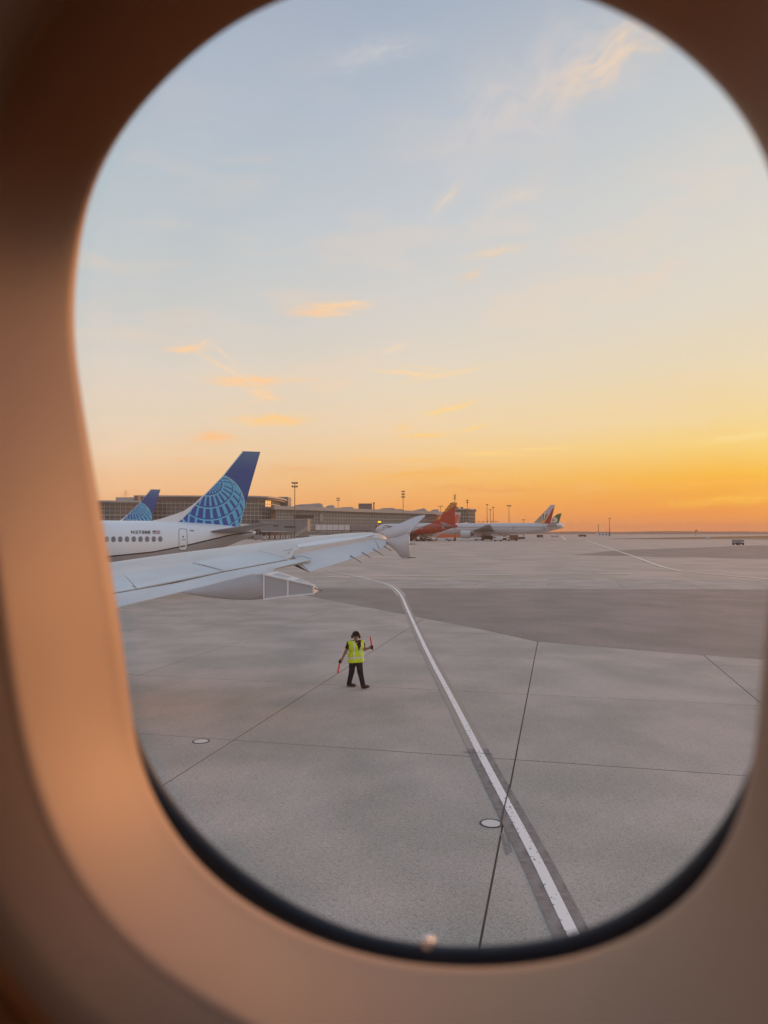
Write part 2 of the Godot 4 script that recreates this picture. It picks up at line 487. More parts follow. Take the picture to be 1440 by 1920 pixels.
# ---------------------------------------------------------------- ground
func ground() -> void:
	var st := begin()
	sheet(st, PackedVector2Array([Vector2(-2600, 60), Vector2(2600, 60), Vector2(2600, -3200), Vector2(-2600, -3200)]), -0.03, 1.1, 61.0)
	struct("airfield_ground", done(st), M.far_concrete)
	var apron := Node3D.new()
	apron.name = "apron"
	apron.set_meta("kind", "structure")
	add_child(apron, true)
	st = begin()
	sheet(st, PackedVector2Array([Vector2(-75, 20), Vector2(75, 20), Vector2(75, -56), Vector2(-75, -56)]), -0.014)
	put("joint_sealant", done(st), M.sealant, apron)
	var w := Vector2(0.9732, 0.2298)
	var u := Vector2(0.2298, -0.9732)
	var rng := RandomNumberGenerator.new()
	rng.seed = 4
	for k in range(-9, 9):
		for m in range(-2, 10):
			var a0 := -0.885 + 6.15 * k
			var b0 := 15.3 + 6.2 * m
			var rows := 2.0 if m == -2 else 1.0
			if m == -1:
				continue
			var mid := w * (a0 + 3.07) + u * (b0 + 3.1)
			if mid.y > 12.0 or mid.y < -72.0 or absf(mid.x) > 16.0 - mid.y * 0.75:
				continue
			var g := 0.015
			var jog := rng.randf_range(-0.003, 0.003)
			var poly := PackedVector2Array()
			for c in [[0, 0, 1, 1], [1, 0, -1, 1], [1, 1, -1, -1], [0, 1, 1, -1]]:
				poly.append(w * (a0 + 6.15 * c[0] + g * c[2]) + u * (b0 + 6.2 * rows * c[1] + (g + jog) * c[3]))
			st = begin()
			sheet(st, poly, rng.randf_range(-0.002, 0.0), 1.1, 23.0, 0.01)
			put("concrete_slab", done(st), M["concrete_%d" % rng.randi_range(0, 2)], apron)
	# asphalt lane across the apron
	st = begin()
	sheet(st, PackedVector2Array([Vector2(-9.6, -60.9), Vector2(-5.6, -53.7), Vector2(1.1, -41.6), Vector2(4.6, -35.2), Vector2(6.4, -31.4), Vector2(10, -29), Vector2(13.7, -26.9), Vector2(25, -21.5), Vector2(60, -5), Vector2(90, -5), Vector2(90, -57.5), Vector2(30.8, -59.5), Vector2(2.2, -60.9)]), 0.004, 2.1, 31.0)
	var lane := struct("asphalt_lane", done(st), M.asphalt)
	for q in [[PackedVector3Array([Vector3(-1.096, 0, -50.764), Vector3(6.275, 0, -48.462), Vector3(14.803, 0, -44.744), Vector3(21.798, 0, -42.102)]), 0.5], [PackedVector3Array([Vector3(1.315, 0, -45.7), Vector3(5.712, 0, -44.129), Vector3(11.355, 0, -41.557), Vector3(19.722, 0, -38.105)]), 0.4], [PackedVector3Array([Vector3(3.164, 0, -40.004), Vector3(7.624, 0, -37.88), Vector3(11.875, 0, -34.429), Vector3(16.162, 0, -31.25)]), 0.3], [PackedVector3Array([Vector3(6.961, 0, -53.743), Vector3(16.087, 0, -51.999), Vector3(25.486, 0, -49.206)]), 0.5]]:
		st = begin()
		strip(st, smooth_line(q[0], 24), q[1], 0.0062, 0.0, 0.1)
		put("rubber_mark", done(st), M.rubbered, lane)
	# far taxiway surfaces
	st = begin()
	sheet(st, PackedVector2Array([Vector2(38, -150), Vector2(60, -190), Vector2(130, -260), Vector2(420, -300), Vector2(420, -215), Vector2(160, -150), Vector2(90, -110)]), -0.022, 2.1, 60.0)
	struct("taxiway", done(st), M.asphalt)
	st = begin()
	sheet(st, PackedVector2Array([Vector2(150, -520), Vector2(900, -1500), Vector2(1600, -1300), Vector2(700, -420), Vector2(330, -380)]), -0.02, 3.0, 60.0)
	stuff(put("airfield_grass", done(st), M.grass)).set_meta("label", "dry grass beyond the taxiway at the right")
	st = begin()
	sheet(st, PackedVector2Array([Vector2(60, -420), Vector2(330, -560), Vector2(900, -760), Vector2(900, -700), Vector2(330, -520), Vector2(60, -400)]), -0.012, 3.0, 60.0)
	struct("service_road", done(st), M.concrete_1)
	# low shore beyond the field
	st = begin(true)
	var rows := [[], [], []]
	var n := FastNoiseLite.new()
	n.seed = 9
	n.frequency = 0.004
	for i in 80:
		var x := -1500.0 + 45.0 * i
		var hh := 4.6 + 2.6 * (n.get_noise_1d(x) + 0.6) + (1.0 if x > 700 else 0.0)
		rows[0].append(Vector3(x, -0.1, -1780))
		rows[1].append(Vector3(x, maxf(hh, 1.0), -1830))
		rows[2].append(Vector3(x, -0.1, -1900))
	loft(st, rows, false)
	struct("far_shore_hill", done(st), M.gse_brown)

	# painted lines
	var lead := smooth_line(PackedVector3Array([Vector3(2.25, 0, 2), Vector3(2.2, 0, -6), Vector3(2.16, 0, -8.611), Vector3(2.14, 0, -10.725), Vector3(2.036, 0, -14.242), Vector3(1.887, 0, -20.254), Vector3(1.658, 0, -28.867), Vector3(1.409, 0, -43.53), Vector3(1.265, 0, -53.296), Vector3(0.946, 0, -59.756), Vector3(0.237, 0, -65.903), Vector3(-1.569, 0, -72.631), Vector3(-4.077, 0, -80.891), Vector3(-7.1, 0, -91.275), Vector3(-14, 0, -118), Vector3(-26, 0, -165)]), 240)
	var t := thing("taxi_lead_line", "worn white guide line with dark borders curving across the near concrete", "road marking")
	var edge := begin()
	strip(edge, lead.slice(0, 26), 0.17, 0.0065, -0.155)
	put("dark_border", done(edge), M.old_paint, t)
	edge = begin()
	strip(edge, lead.slice(0, 26), 0.14, 0.0065, 0.14)
	put("dark_border", done(edge), M.old_paint, t)
	for sd in [-0.15, 0.14]:
		edge = begin()
		strip(edge, lead.slice(25, 118), 0.15, 0.0065, sd)
		put("faded_border", done(edge), M.faded_paint, t)
	st = begin()
	strip(st, lead, 0.15, 0.0105, 0.0, 0.21)
	put("white_stripe", done(st), M.line_paint, t)
	st = begin()
	strip(st, lead.slice(78, 118), 0.05, 0.0085, 0.27)
	strip(st, lead.slice(78, 118), 0.05, 0.0085, -0.27)
	put("thin_stripe", done(st), M.line_paint, t)
	t = thing("far_stop_line", "thin pale line running straight across the far apron", "road marking")
	st = begin()
	strip(st, PackedVector3Array([Vector3(-17.679, 0, -72.221), Vector3(-12.842, 0, -74.317), Vector3(2.823, 0, -78.413), Vector3(22.95, 0, -81.926)]), 0.42, 0.0095)
	put("stripe", done(st), M.far_paint, t)
	st = begin()
	strip(st, PackedVector3Array([Vector3(23.478, 0, -81.509), Vector3(27.155, 0, -81.096)]), 0.8, 0.0095)
	put("dash", done(st), M.far_paint, t)
	t = thing("taxiway_curve_line", "pale yellow line sweeping in a curve across the apron at right", "road marking")
	st = begin()
	strip(st, smooth_line(PackedVector3Array([Vector3(124.247, 0, -455.868), Vector3(90.884, 0, -319.146), Vector3(50.29, 0, -152.04), Vector3(36.47, 0, -95.356), Vector3(35.972, 0, -83.53), Vector3(37.651, 0, -72.631), Vector3(39.94, 0, -60.319)]), 60), 0.42, 0.0095)
	put("stripe", done(st), M.far_paint, t)
	t = thing("short_taxi_mark", "short white dash on the apron below the green tail", "road marking")
	st = begin()
	strip(st, PackedVector3Array([Vector3(235.042, 0, -981.725), Vector3(111.756, 0, -455.868)]), 0.9, 0.002)
	put("stripe", done(st), M.far_paint, t)
	# the slab joints run on through the paint
	for crack in [PackedVector3Array([Vector3(2.306, 0, -13.644), Vector3(1.983, 0, -12.373), Vector3(1.811, 0, -11.643)]), PackedVector3Array([Vector3(1.651, 0, -15.594), Vector3(2.24, 0, -15.427)]), PackedVector3Array([Vector3(1.481, 0, -36.795), Vector3(2.02, 0, -39.031)])]:
		st = begin()
		strip(st, crack, 0.022, 0.0125)
		put("joint_crack", done(st), M.sealant, t)
	for q in [[Vector3(1.795, 0, -11.439), Vector3(1.76, 0, -10.69), 0.05], [Vector3(1.872, 0, -11.561), Vector3(1.825, 0, -10.76), 0.03]]:
		st = begin()
		strip(st, PackedVector3Array([q[0], q[0].lerp(q[1], 0.5) + Vector3(0.01, 0, 0), q[1]]), q[2], 0.004)
		put("tyre_scuff", done(st), M.old_paint, get_node("apron"))
	# inset covers
	for q in [[Vector3(-4.027, 0, -16.403), 0.185, "round pale cover left of the marshaller in the concrete"], [Vector3(1.694, 0, -11.812), 0.18, "round pale cover beside the white guide line"]]:
		t = thing("inset_cover", q[2], "manhole cover", Transform3D(Basis(), q[0]), "round covers set in the concrete")
		st = begin(true)
		var ring := []
		for prof in [[q[1] * 0.84, 0.001], [q[1] * 0.86, 0.009], [q[1], 0.009], [q[1] * 1.03, 0.001]]:
			var r := PackedVector3Array()
			for i in 36:
				r.append(Vector3(cos(TAU * i / 36) * prof[0], prof[1], sin(TAU * i / 36) * prof[0]))
			ring.append(r)
		loft(st, ring)
		put("dark_rim", done(st), M.dark_gap, t)
		st = begin()
		tube(st, Vector3(0, 0.0, 0), Vector3(0, 0.005, 0), q[1] * 0.85, q[1] * 0.85, 36)
		put("lid", done(st), M.cover_metal, t)

# ---------------------------------------------------------------- the wing
func span_strip(st: SurfaceTool, line: PackedVector3Array, side: Vector3, w: float, lift := 0.006) -> void:
	for i in line.size() - 1:
		var up := Vector3(0, lift, lift * 0.3)
		quad(st, line[i] - side * w / 2 + up, line[i] + side * w / 2 + up, line[i + 1] + side * w / 2 + up, line[i + 1] - side * w / 2 + up)

func surface_between(st: SurfaceTool, a: PackedVector3Array, b: PackedVector3Array, rows: int, bulge: float, thick_a: float, thick_b: float) -> void:
	# an upper skin between two spanwise lines, closed below
	var rings := []
	var low := []
	for i in a.size():
		var r := PackedVector3Array()
		for k in rows + 1:
			var f := float(k) / rows
			r.append(a[i].lerp(b[i], f) + Vector3(0, bulge * 4 * f * (1 - f), 0))
		rings.append(r)
		low.append(PackedVector3Array([b[i], b[i] - Vector3(0, thick_b, 0), a[i] - Vector3(0, thick_a, 0), a[i]]))
	st.set_smooth_group(0)
	loft(st, rings, false)
	st.set_smooth_group(-1)
	loft(st, low, false)
	for i in [0, a.size() - 1]:
		quad(st, a[i], b[i], b[i] - Vector3(0, thick_b, 0), a[i] - Vector3(0, thick_a, 0))

func wing() -> void:
	var t := thing("aircraft_wing", "pale grey airliner wing stretching out to an arrow shaped tip fence", "wing")
	var n := 60
	var crown := resample(smooth_line(PackedVector3Array([Vector3(-14.137, 2.886, -20.9), Vector3(-9.772, 3.475, -20.56), Vector3(-7.654, 3.756, -20.391), Vector3(-6.164, 3.965, -20.271), Vector3(-4.765, 4.143, -20.157), Vector3(-3.91, 4.245, -20.086), Vector3(-2.84, 4.384, -19.998), Vector3(-1.434, 4.528, -19.88), Vector3(-0.729, 4.571, -19.82), Vector3(-0.243, 4.571, -19.779), Vector3(-0.057, 4.529, -19.763), Vector3(0.1, 4.422, -19.75)]), 200), n)
	var hl := PackedVector3Array([Vector3(-11.59, 2.234, -17.16), Vector3(-6.504, 3.132, -17.898), Vector3(-5.08, 3.376, -18.093), Vector3(-3.974, 3.628, -18.242), Vector3(-2.419, 3.916, -18.446), Vector3(-2.314, 3.962, -18.46)])
	hl.append_array(PackedVector3Array([Vector3(-2.266, 4.158, -18.6), Vector3(-1.629, 4.274, -18.829), Vector3(-0.962, 4.386, -19.063), Vector3(-0.312, 4.492, -19.286), Vector3(0.028, 4.411, -19.4)]))
	var hinge := resample(hl, n)
	var rings := []
	for i in n:
		var c := crown[i]
		var thick := lerpf(0.75, 0.16, float(i) / (n - 1))
		var r := PackedVector3Array()
		r.append(hinge[i] - Vector3(0, thick * 0.55, 0))
		r.append(c + Vector3(0, -thick, -0.2))
		r.append(c + Vector3(-0.05, -thick * 0.8, -0.8))
		r.append(c + Vector3(-0.05, -thick * 0.45, -1.05))
		r.append(c + Vector3(-0.03, -thick * 0.16, -0.75))
		r.append(c + Vector3(0, -thick * 0.03, -0.32))
		for k in 9:
			var f := k / 8.0
			r.append(c.lerp(hinge[i], f) + Vector3(0, 0.1 * 4 * f * pow(1 - f, 3), 0))
		rings.append(r)
	var st := begin(true)
	loft(st, rings, false, true)
	st.set_smooth_group(-1)
	for i in n - 1:
		quad(st, rings[i][14], rings[i + 1][14], rings[i + 1][0], rings[i][0])
	put("wing_box", done(st), M.sunwarm_wing_grey, t)
	# flap
	var fl_top := PackedVector3Array([Vector3(-11.576, 2.224, -17.14), Vector3(-6.498, 3.121, -17.882), Vector3(-5.076, 3.364, -18.079), Vector3(-3.971, 3.616, -18.228), Vector3(-2.417, 3.903, -18.433), Vector3(-2.051, 3.974, -18.481), Vector3(-1.906, 3.947, -18.5)])
	var fl_te := PackedVector3Array([Vector3(-11.201, 1.741, -16.6), Vector3(-6.259, 2.85, -17.51), Vector3(-4.976, 3.152, -17.73), Vector3(-4.117, 3.365, -17.874), Vector3(-3.168, 3.601, -18.03), Vector3(-2.966, 3.553, -18.063), Vector3(-2.636, 3.648, -18.116), Vector3(-2.738, 3.714, -18.1), Vector3(-2.291, 3.821, -18.172), Vector3(-1.801, 3.923, -18.25)])
	st = begin(true)
	surface_between(st, resample(fl_top, 80), resample(fl_te, 80), 5, 0.012, 0.17, 0.02)
	put("flap", done(st), M.flap_grey, t)
	# aileron
	var ai_top := PackedVector3Array([Vector3(-2.432, 4.114, -18.75), Vector3(-1.643, 4.266, -18.995), Vector3(-0.969, 4.379, -19.2), Vector3(-0.313, 4.485, -19.394), Vector3(-0.294, 4.474, -19.4)])
	var ai_te := PackedVector3Array([Vector3(-1.808, 3.648, -18), Vector3(-0.935, 3.899, -18.533), Vector3(-0.407, 4.064, -18.839), Vector3(-0.123, 4.162, -19)])
	st = begin(true)
	surface_between(st, resample(ai_top, 24), resample(ai_te, 24), 4, 0.015, 0.2, 0.015)
	put("aileron", done(st), M.aileron_grey, t)
	# outer trailing edge beside the fence
	st = begin(true)
	surface_between(st, resample(PackedVector3Array([Vector3(-0.294, 4.481, -19.4), Vector3(0.084, 4.417, -19.5)]), 6), resample(PackedVector3Array([Vector3(-0.103, 4.169, -19), Vector3(0.014, 4.201, -19.1)]), 6), 3, 0.01, 0.1, 0.015)
	put("tip_trailing_edge", done(st), M.aileron_grey, t)
	# open end of the flap bay
	st = begin()
	surface_between(st, PackedVector3Array([Vector3(-2.299, 3.879, -18.55), Vector3(-2.064, 3.944, -18.6)]), PackedVector3Array([Vector3(-1.834, 3.654, -18.12), Vector3(-1.822, 3.657, -18.2)]), 2, 0.0, 0.1, 0.03)
	put("flap_bay_end", done(st), M.dark_gap, t)
	# spoilers: raised panels
	var spoilers := [
		[PackedVector3Array([Vector3(-9.167, 3.059, -19.3), Vector3(-6.712, 3.486, -19.1)]), PackedVector3Array([Vector3(-8.012, 2.874, -17.68), Vector3(-6.014, 3.222, -17.97)])],
		[PackedVector3Array([Vector3(-6.698, 3.486, -19.1), Vector3(-4.942, 3.791, -18.95)]), PackedVector3Array([Vector3(-6.001, 3.226, -17.97), Vector3(-3.98, 3.63, -18.24)])],
		[PackedVector3Array([Vector3(-4.901, 3.798, -18.95), Vector3(-3.28, 4.071, -19.12)]), PackedVector3Array([Vector3(-3.954, 3.635, -18.24), Vector3(-2.431, 3.917, -18.44)])],
	]
	for q in spoilers:
		var a := resample(q[0], 14)
		var b := resample(q[1], 14)
		for i in 14:
			a[i] += Vector3(0, 0.02, 0)
			b[i] += Vector3(0, 0.018, 0)
		st = begin(true)
		surface_between(st, a, b, 5, 0.012, 0.03, 0.03)
		put("spoiler", done(st), M.flap_grey, t)
	st = begin()
	var side := Vector3(0, -0.3, 0.95)
	var across := Vector3(0.9, -0.1, 0.35)
	var gaps := [
		[PackedVector3Array([Vector3(-8.369, 2.806, -17.63), Vector3(-6.502, 3.126, -17.893), Vector3(-5.078, 3.37, -18.088), Vector3(-3.973, 3.622, -18.236), Vector3(-2.418, 3.909, -18.44)]), side, 0.03, 0.004],
		[PackedVector3Array([Vector3(-2.426, 3.914, -18.5), Vector3(-2.032, 3.993, -18.313), Vector3(-1.797, 3.931, -18.2)]), side, 0.03, 0.02],
		[PackedVector3Array([Vector3(-4.928, 3.802, -18.95), Vector3(-3.971, 3.631, -18.23)]), across, 0.04, 0.05],
		[PackedVector3Array([Vector3(-3.258, 4.082, -19.12), Vector3(-2.417, 3.916, -18.43)]), across, 0.04, 0.05],
		[PackedVector3Array([Vector3(-6.848, 3.335, -19.1), Vector3(-6.001, 3.222, -17.97)]), across, 0.04, 0.05],
		[PackedVector3Array([Vector3(-2.547, 4.115, -18.7), Vector3(-2.3, 4.167, -18.774), Vector3(-1.641, 4.272, -18.969), Vector3(-0.967, 4.385, -19.164), Vector3(-0.313, 4.494, -19.35)]), side, 0.03, 0.012],
		[PackedVector3Array([Vector3(-2.439, 3.957, -18.6), Vector3(-2.07, 4.029, -18.65)]), side, 0.022, 0.02],
	]
	for q in gaps:
		st = begin()
		span_strip(st, resample(q[0], 20), q[1], q[2], q[3])
		put("panel_gap", done(st), M.dark_gap, t)
	# paler trailing panels ahead of the aileron
	st = begin(true)
	surface_between(st, resample(PackedVector3Array([Vector3(-2.26, 4.269, -19.12), Vector3(-1.394, 4.405, -19.329), Vector3(-0.24, 4.543, -19.6)]), 16), resample(PackedVector3Array([Vector3(-2.159, 4.189, -18.72), Vector3(-1.371, 4.319, -19.011), Vector3(-0.308, 4.499, -19.39)]), 16), 2, 0.01, 0.0, 0.0)
	for k in 1:
		var o := put("outer_trailing_panel", done(st), M.trim_grey, t)
		o.position = Vector3(0, 0.018, 0.01)
	# flap track fairing
	var fr := []
	for q in [[338, 1110.2, 1110.8, 17.0, 0.1], [362, 1105, 1116.5, 16.93, 0.35], [388, 1099, 1121, 16.86, 0.5], [430, 1089, 1125, 16.72, 0.6], [466, 1080, 1126, 16.62, 0.6], [494, 1078, 1123.7, 16.5, 0.6]]:
		pass
	fr = [
		[Vector3(-4.673, 3.228, -17), Vector3(-4.673, 3.221, -17), 0.1], [Vector3(-4.362, 3.297, -16.93), Vector3(-4.361, 3.157, -16.93), 0.35], [Vector3(-4.029, 3.375, -16.86), Vector3(-4.027, 3.109, -16.86), 0.5],
		[Vector3(-3.491, 3.517, -16.72), Vector3(-3.488, 3.073, -16.72), 0.6], [Vector3(-3.04, 3.637, -16.62), Vector3(-3.037, 3.068, -16.62), 0.6], [Vector3(-2.685, 3.662, -16.5), Vector3(-2.683, 3.108, -16.5), 0.6],
	]
	var tail := [[Vector3(-2.673, 3.662, -16.5), Vector3(-2.671, 3.11, -16.5), 0.6, Vector3(-2.468, 3.695, -17.1)], [Vector3(-2.119, 3.553, -16.35), Vector3(-2.118, 3.194, -16.35), 0.5, Vector3(-1.983, 3.56, -16.9)], [Vector3(-1.539, 3.439, -16.2), Vector3(-1.539, 3.258, -16.2), 0.3, Vector3(-1.532, 3.422, -16.5)]]
	var f := thing("flap_track_fairing", "", "")
	remove_child(f)
	f.name = "flap_track_fairing"
	for k in ["label", "category"]:
		f.remove_meta(k)
	t.add_child(f)
	rings = []
	for q in fr:
		var a: Vector3 = q[0]
		var b: Vector3 = q[1]
		var back := Vector3(0.1, 0, -1) * float(q[2])
		var hgt := a.y - b.y
		rings.append(PackedVector3Array([a, a.lerp(b, 0.5) + Vector3(0, 0, 0.03), b + Vector3(0, hgt * 0.12, 0.0), b + back * 0.2, b + back * 0.75, b + Vector3(0, hgt * 0.15, 0) + back, a + back]))
	st = begin(true)
	loft(st, rings, true, true)
	put("fairing_body", done(st), M.fairing_grey, f)
	rings = []
	for q in tail:
		var a: Vector3 = q[0]
		var b: Vector3 = q[1]
		var c: Vector3 = q[3]
		rings.append(PackedVector3Array([a, a.lerp(b, 0.5), b, b + Vector3(0.05, 0.02, -0.4 * float(q[2])), b + Vector3(0.1, 0.06, -0.8 * float(q[2])), c]))
	st = begin()
	loft(st, rings, true, true)
	put("fairing_tail", done(st), M.fairing_grey, f)
	st = begin()
	quad(st, tail[0][0] + Vector3(0, 0.006, 0), tail[0][3] + Vector3(0, 0.006, 0), tail[1][3] + Vector3(0, 0.006, 0), tail[1][0] + Vector3(0, 0.006, 0))
	quad(st, tail[1][0] + Vector3(0, 0.006, 0), tail[1][3] + Vector3(0, 0.006, 0), tail[2][3] + Vector3(0, 0.006, 0), tail[2][0] + Vector3(0, 0.006, 0))
	put("lit_top_skin", done(st), M.sunwarm_wing_grey, f)  # paler sheet: light on the fairing tail top put into colour
	var o3 := Vector3(0, 0, 0.012)
	for q in [[tail[0][0], tail[0][1]], [tail[1][0], tail[1][1]], [tail[2][0], tail[2][1]], [tail[0][0], tail[1][0]], [tail[1][0], tail[2][0]], [tail[0][1], tail[1][1]], [tail[1][1], tail[2][1]]]:
		st = begin()
		bar(st, q[0] + o3, q[1] + o3, 0.034, 0.03)
		put("trim_strip", done(st), M.trim_grey, f)
	# wingtip fence
	var fence := thing("wingtip_fence", "", "")
	remove_child(fence)
	fence.name = "wingtip_fence"
	for k in ["label", "category"]:
		fence.remove_meta(k)
	t.add_child(fence)
	for q in [
		["upper_fin", PackedVector3Array([Vector3(-0.155, 4.593, -19.55), Vector3(0.07, 4.691, -19.384), Vector3(0.736, 4.995, -18.878), Vector3(0.958, 5.055, -18.702), Vector3(1.036, 5.044, -18.64), Vector3(0.919, 4.938, -18.733), Vector3(0.749, 4.722, -18.867), Vector3(0.642, 4.573, -18.95)]), PackedVector3Array([Vector3(-0.056, 4.544, -19.55), Vector3(0.028, 4.488, -19.479), Vector3(0.084, 4.425, -19.432), Vector3(0.209, 4.447, -19.326), Vector3(0.346, 4.475, -19.209), Vector3(0.482, 4.504, -19.091), Vector3(0.576, 4.531, -19.009), Vector3(0.642, 4.573, -18.95)]), Vector3(0.05, 0, -0.22)],
		["lower_fin", PackedVector3Array([Vector3(-0.12, 4.403, -19.5), Vector3(0.084, 4.426, -19.356), Vector3(0.346, 4.476, -19.168), Vector3(0.642, 4.573, -18.95)]), PackedVector3Array([Vector3(0.051, 4.319, -19.5), Vector3(0.292, 4.114, -19.279), Vector3(0.435, 3.924, -19.146), Vector3(0.642, 3.922, -18.95)]), Vector3(0.02, 0, -0.12)],
	]:
		var a := resample(q[1], 16)
		var b := resample(q[2], 16)
		var lean: Vector3 = q[3]
		var up: bool = q[0] == "upper_fin"
		rings = []
		for i in 16:
			var p: Vector3 = a[i]
			var s: Vector3 = b[i]
			var hgt := absf(p.y - s.y)
			if up:
				p += lean * hgt * 2.0
			else:
				s += lean * hgt * 2.0
			var th := Vector3(0.01, 0, -0.035)
			rings.append(PackedVector3Array([p, p.lerp(s, 0.5) + Vector3(0, 0, 0.01), s, s + th, p.lerp(s, 0.5) + th * 1.4, p + th]))
		st = begin(true)
		loft(st, rings, true, true)
		put(q[0], done(st), M.fence_grey, fence)
	for q in [[Vector3(-0.852, 4.013, -18.7), Vector3(-0.551, 3.853, -18.2)], [Vector3(-0.561, 4.093, -18.75), Vector3(-0.323, 3.963, -18.3)], [Vector3(-0.281, 4.174, -18.85), Vector3(-0.021, 4.022, -18.4)], [Vector3(-0.01, 4.241, -19), Vector3(0.188, 4.136, -18.6)], [Vector3(0.64, 4.3, -18.9), Vector3(0.811, 4.303, -18.75)], [Vector3(0.642, 3.952, -18.95), Vector3(0.82, 3.957, -18.8)], [Vector3(-1.52, 3.372, -16.25), Vector3(-1.336, 3.33, -16)]]:
		st = begin()
		tube(st, q[0], q[1], 0.012, 0.007, 6)
		put("static_discharger", done(st), M.dark_metal, t)

# ---------------------------------------------------------------- airliners
func fus_ring(s: Array, k := 40) -> PackedVector3Array:
	var r := PackedVector3Array()
	var cy: float = (s[1] + s[2]) / 2.0
	var h: float = (s[1] - s[2]) / 2.0
	for i in k:
		var a := TAU * i / k
		r.append(Vector3(s[0], cy + h * sin(a), h * 0.96 * cos(a)))
	return r

func section(sts: Array, x: float) -> Vector2:
	for i in sts.size() - 1:
		if x <= sts[i][0] and x >= sts[i + 1][0]:
			var f: float = (x - sts[i][0]) / (sts[i + 1][0] - sts[i][0])
			var top := lerpf(sts[i][1], sts[i + 1][1], f)
			var bot := lerpf(sts[i][2], sts[i + 1][2], f)
			return Vector2((top + bot) / 2.0, (top - bot) / 2.0)
	return Vector2(4, 1)

func skin(sts: Array, x: float, y: float, off := 0.0) -> Vector3:
	var c := section(sts, x)
	var s := clampf((y - c.x) / c.y, -1, 1)
	return Vector3(x, c.x + (c.y + off) * s, (c.y * 0.96 + off) * sqrt(1 - s * s))

func patch(st: SurfaceTool, sts: Array, x0: float, x1: float, y0: float, y1: float, off: float, cut := 0.0) -> void:
	# a piece of skin laid on the fuselage, seen from +z, corners cut
	var poly := [Vector2(x0 + cut, y0), Vector2(x1 - cut, y0), Vector2(x1, y0 + cut), Vector2(x1, y1 - cut), Vector2(x1 - cut, y1), Vector2(x0 + cut, y1), Vector2(x0, y1 - cut), Vector2(x0, y0 + cut)]
	var rows := 8
	for i in rows:
		var q := []
		for k in 2:
			var y := lerpf(y0, y1, float(i + k) / rows)
			var inset := 0.0
			if y < y0 + cut:
				inset = cut - (y - y0)
			elif y > y1 - cut:
				inset = cut - (y1 - y)
			q.append(skin(sts, x0 + inset, y, off))
			q.append(skin(sts, x1 - inset, y, off))
		quad(st, q[0], q[2], q[3], q[1])

func foil(st: SurfaceTool, root: Array, tip: Array, thick: float) -> void:
	# root and tip: [leading point, trailing point]
	var rings := []
	for q in [root, tip]:
		var a: Vector3 = q[0]
		var b: Vector3 = q[1]
		var c := a.distance_to(b) * thick
		rings.append(PackedVector3Array([a, a.lerp(b, 0.12) + Vector3(0, c * 0.4, 0), a.lerp(b, 0.4) + Vector3(0, c * 0.5, 0), b + Vector3(0, 0.02, 0), b - Vector3(0, 0.02, 0), a.lerp(b, 0.4) - Vector3(0, c * 0.5, 0), a.lerp(b, 0.12) - Vector3(0, c * 0.4, 0)]))
	loft(st, rings, true, true)

func engine(parent: Node, c: Vector3, r: float, l: float, m: Material) -> void:
	var st := begin(true)
	var rings := []
	for q in [[-0.5, 0.8], [-0.5, 0.9], [-0.42, 1.0], [-0.1, 1.03], [0.25, 0.95], [0.42, 0.78], [0.42, 0.7], [0.3, 0.66]]:
		var ring := PackedVector3Array()
		for i in 24:
			ring.append(c + Vector3(q[0] * l, sin(TAU * i / 24) * r * q[1], cos(TAU * i / 24) * r * q[1]))
		rings.append(ring)
	loft(st, rings, true, true)
	var e := put("engine", done(st), m, parent)
	st = begin(true)
	tube(st, c + Vector3(0.3 * l, 0, 0), c + Vector3(0.62 * l, 0, 0), r * 0.5, r * 0.2, 16)
	put("exhaust_cone", done(st), M.dark_metal, e)
	st = begin()
	tube(st, c + Vector3(-0.505 * l, 0, 0), c + Vector3(-0.49 * l, 0, 0), r * 0.8, r * 0.8, 20)
	put("intake", done(st), M.gse_dark, e)

func wheels(parent: Node, c: Vector3, r: float, w: float, pairs: int) -> void:
	var st := begin()
	tube(st, c + Vector3(0, 0, 0), Vector3(c.x, c.y + r * 2.6, c.z), 0.14, 0.18, 8)
	put("gear_leg", done(st), M.gse_white, parent)
	for k in pairs:
		for s in [-1, 1]:
			st = begin(true)
			var x := c.x + (k - (pairs - 1) / 2.0) * r * 2.3
			tube(st, Vector3(x, r, c.z + s * w - 0.18), Vector3(x, r, c.z + s * w + 0.18), r, r, 14)
			put("wheel", done(st), M.tyre, parent)

func globe_tail(u: float, v: float) -> Color:
	# emblem on the fin of the near airliner: a tilted globe of meridian stripes; u, v in units of 180 along a 180 x 160 field
	var navy := Color("2c58b0")
	var deep := Color("315a9e")
	var cyan := Color("66c8ea")
	var x := u * 1440.0
	var y := v * 1280.0
	var r := Vector2(x - 612, y - 888) / 492.0
	var l := r.length()
	if l > 1.0:
		return deep.lerp(Color("6a93b0"), smoothstep(420.0, 40.0, y) * 0.75) if y < 900 else navy  # paler toward the top: sky reflection painted into the fin colour
	if l > 0.955:
		return Color("92d0e2")
	var p := Vector3(r.x, r.y, sqrt(1.0 - l * l))
	var pole := Vector3(-0.1, -0.67, 0.735).normalized()
	var lat := rad_to_deg(acos(clampf(p.dot(pole), -1, 1)))
	var ex := pole.cross(Vector3(0, 0, 1)).normalized()
	var ey := pole.cross(ex)
	var lon := rad_to_deg(atan2(p.dot(ey), p.dot(ex))) + 360.0
	var band := fposmod(lat, 21.0)
	if band < 2.0 and lat > 15:
		return navy
	if band < 4.4 and lat > 15:
		return Color("74d0f0")
	var share := clampf(0.42 + 0.3 * r.x - 0.22 * r.y, 0.3, 0.78)
	return cyan if fposmod(lon, 16.0) < 16.0 * share else navy

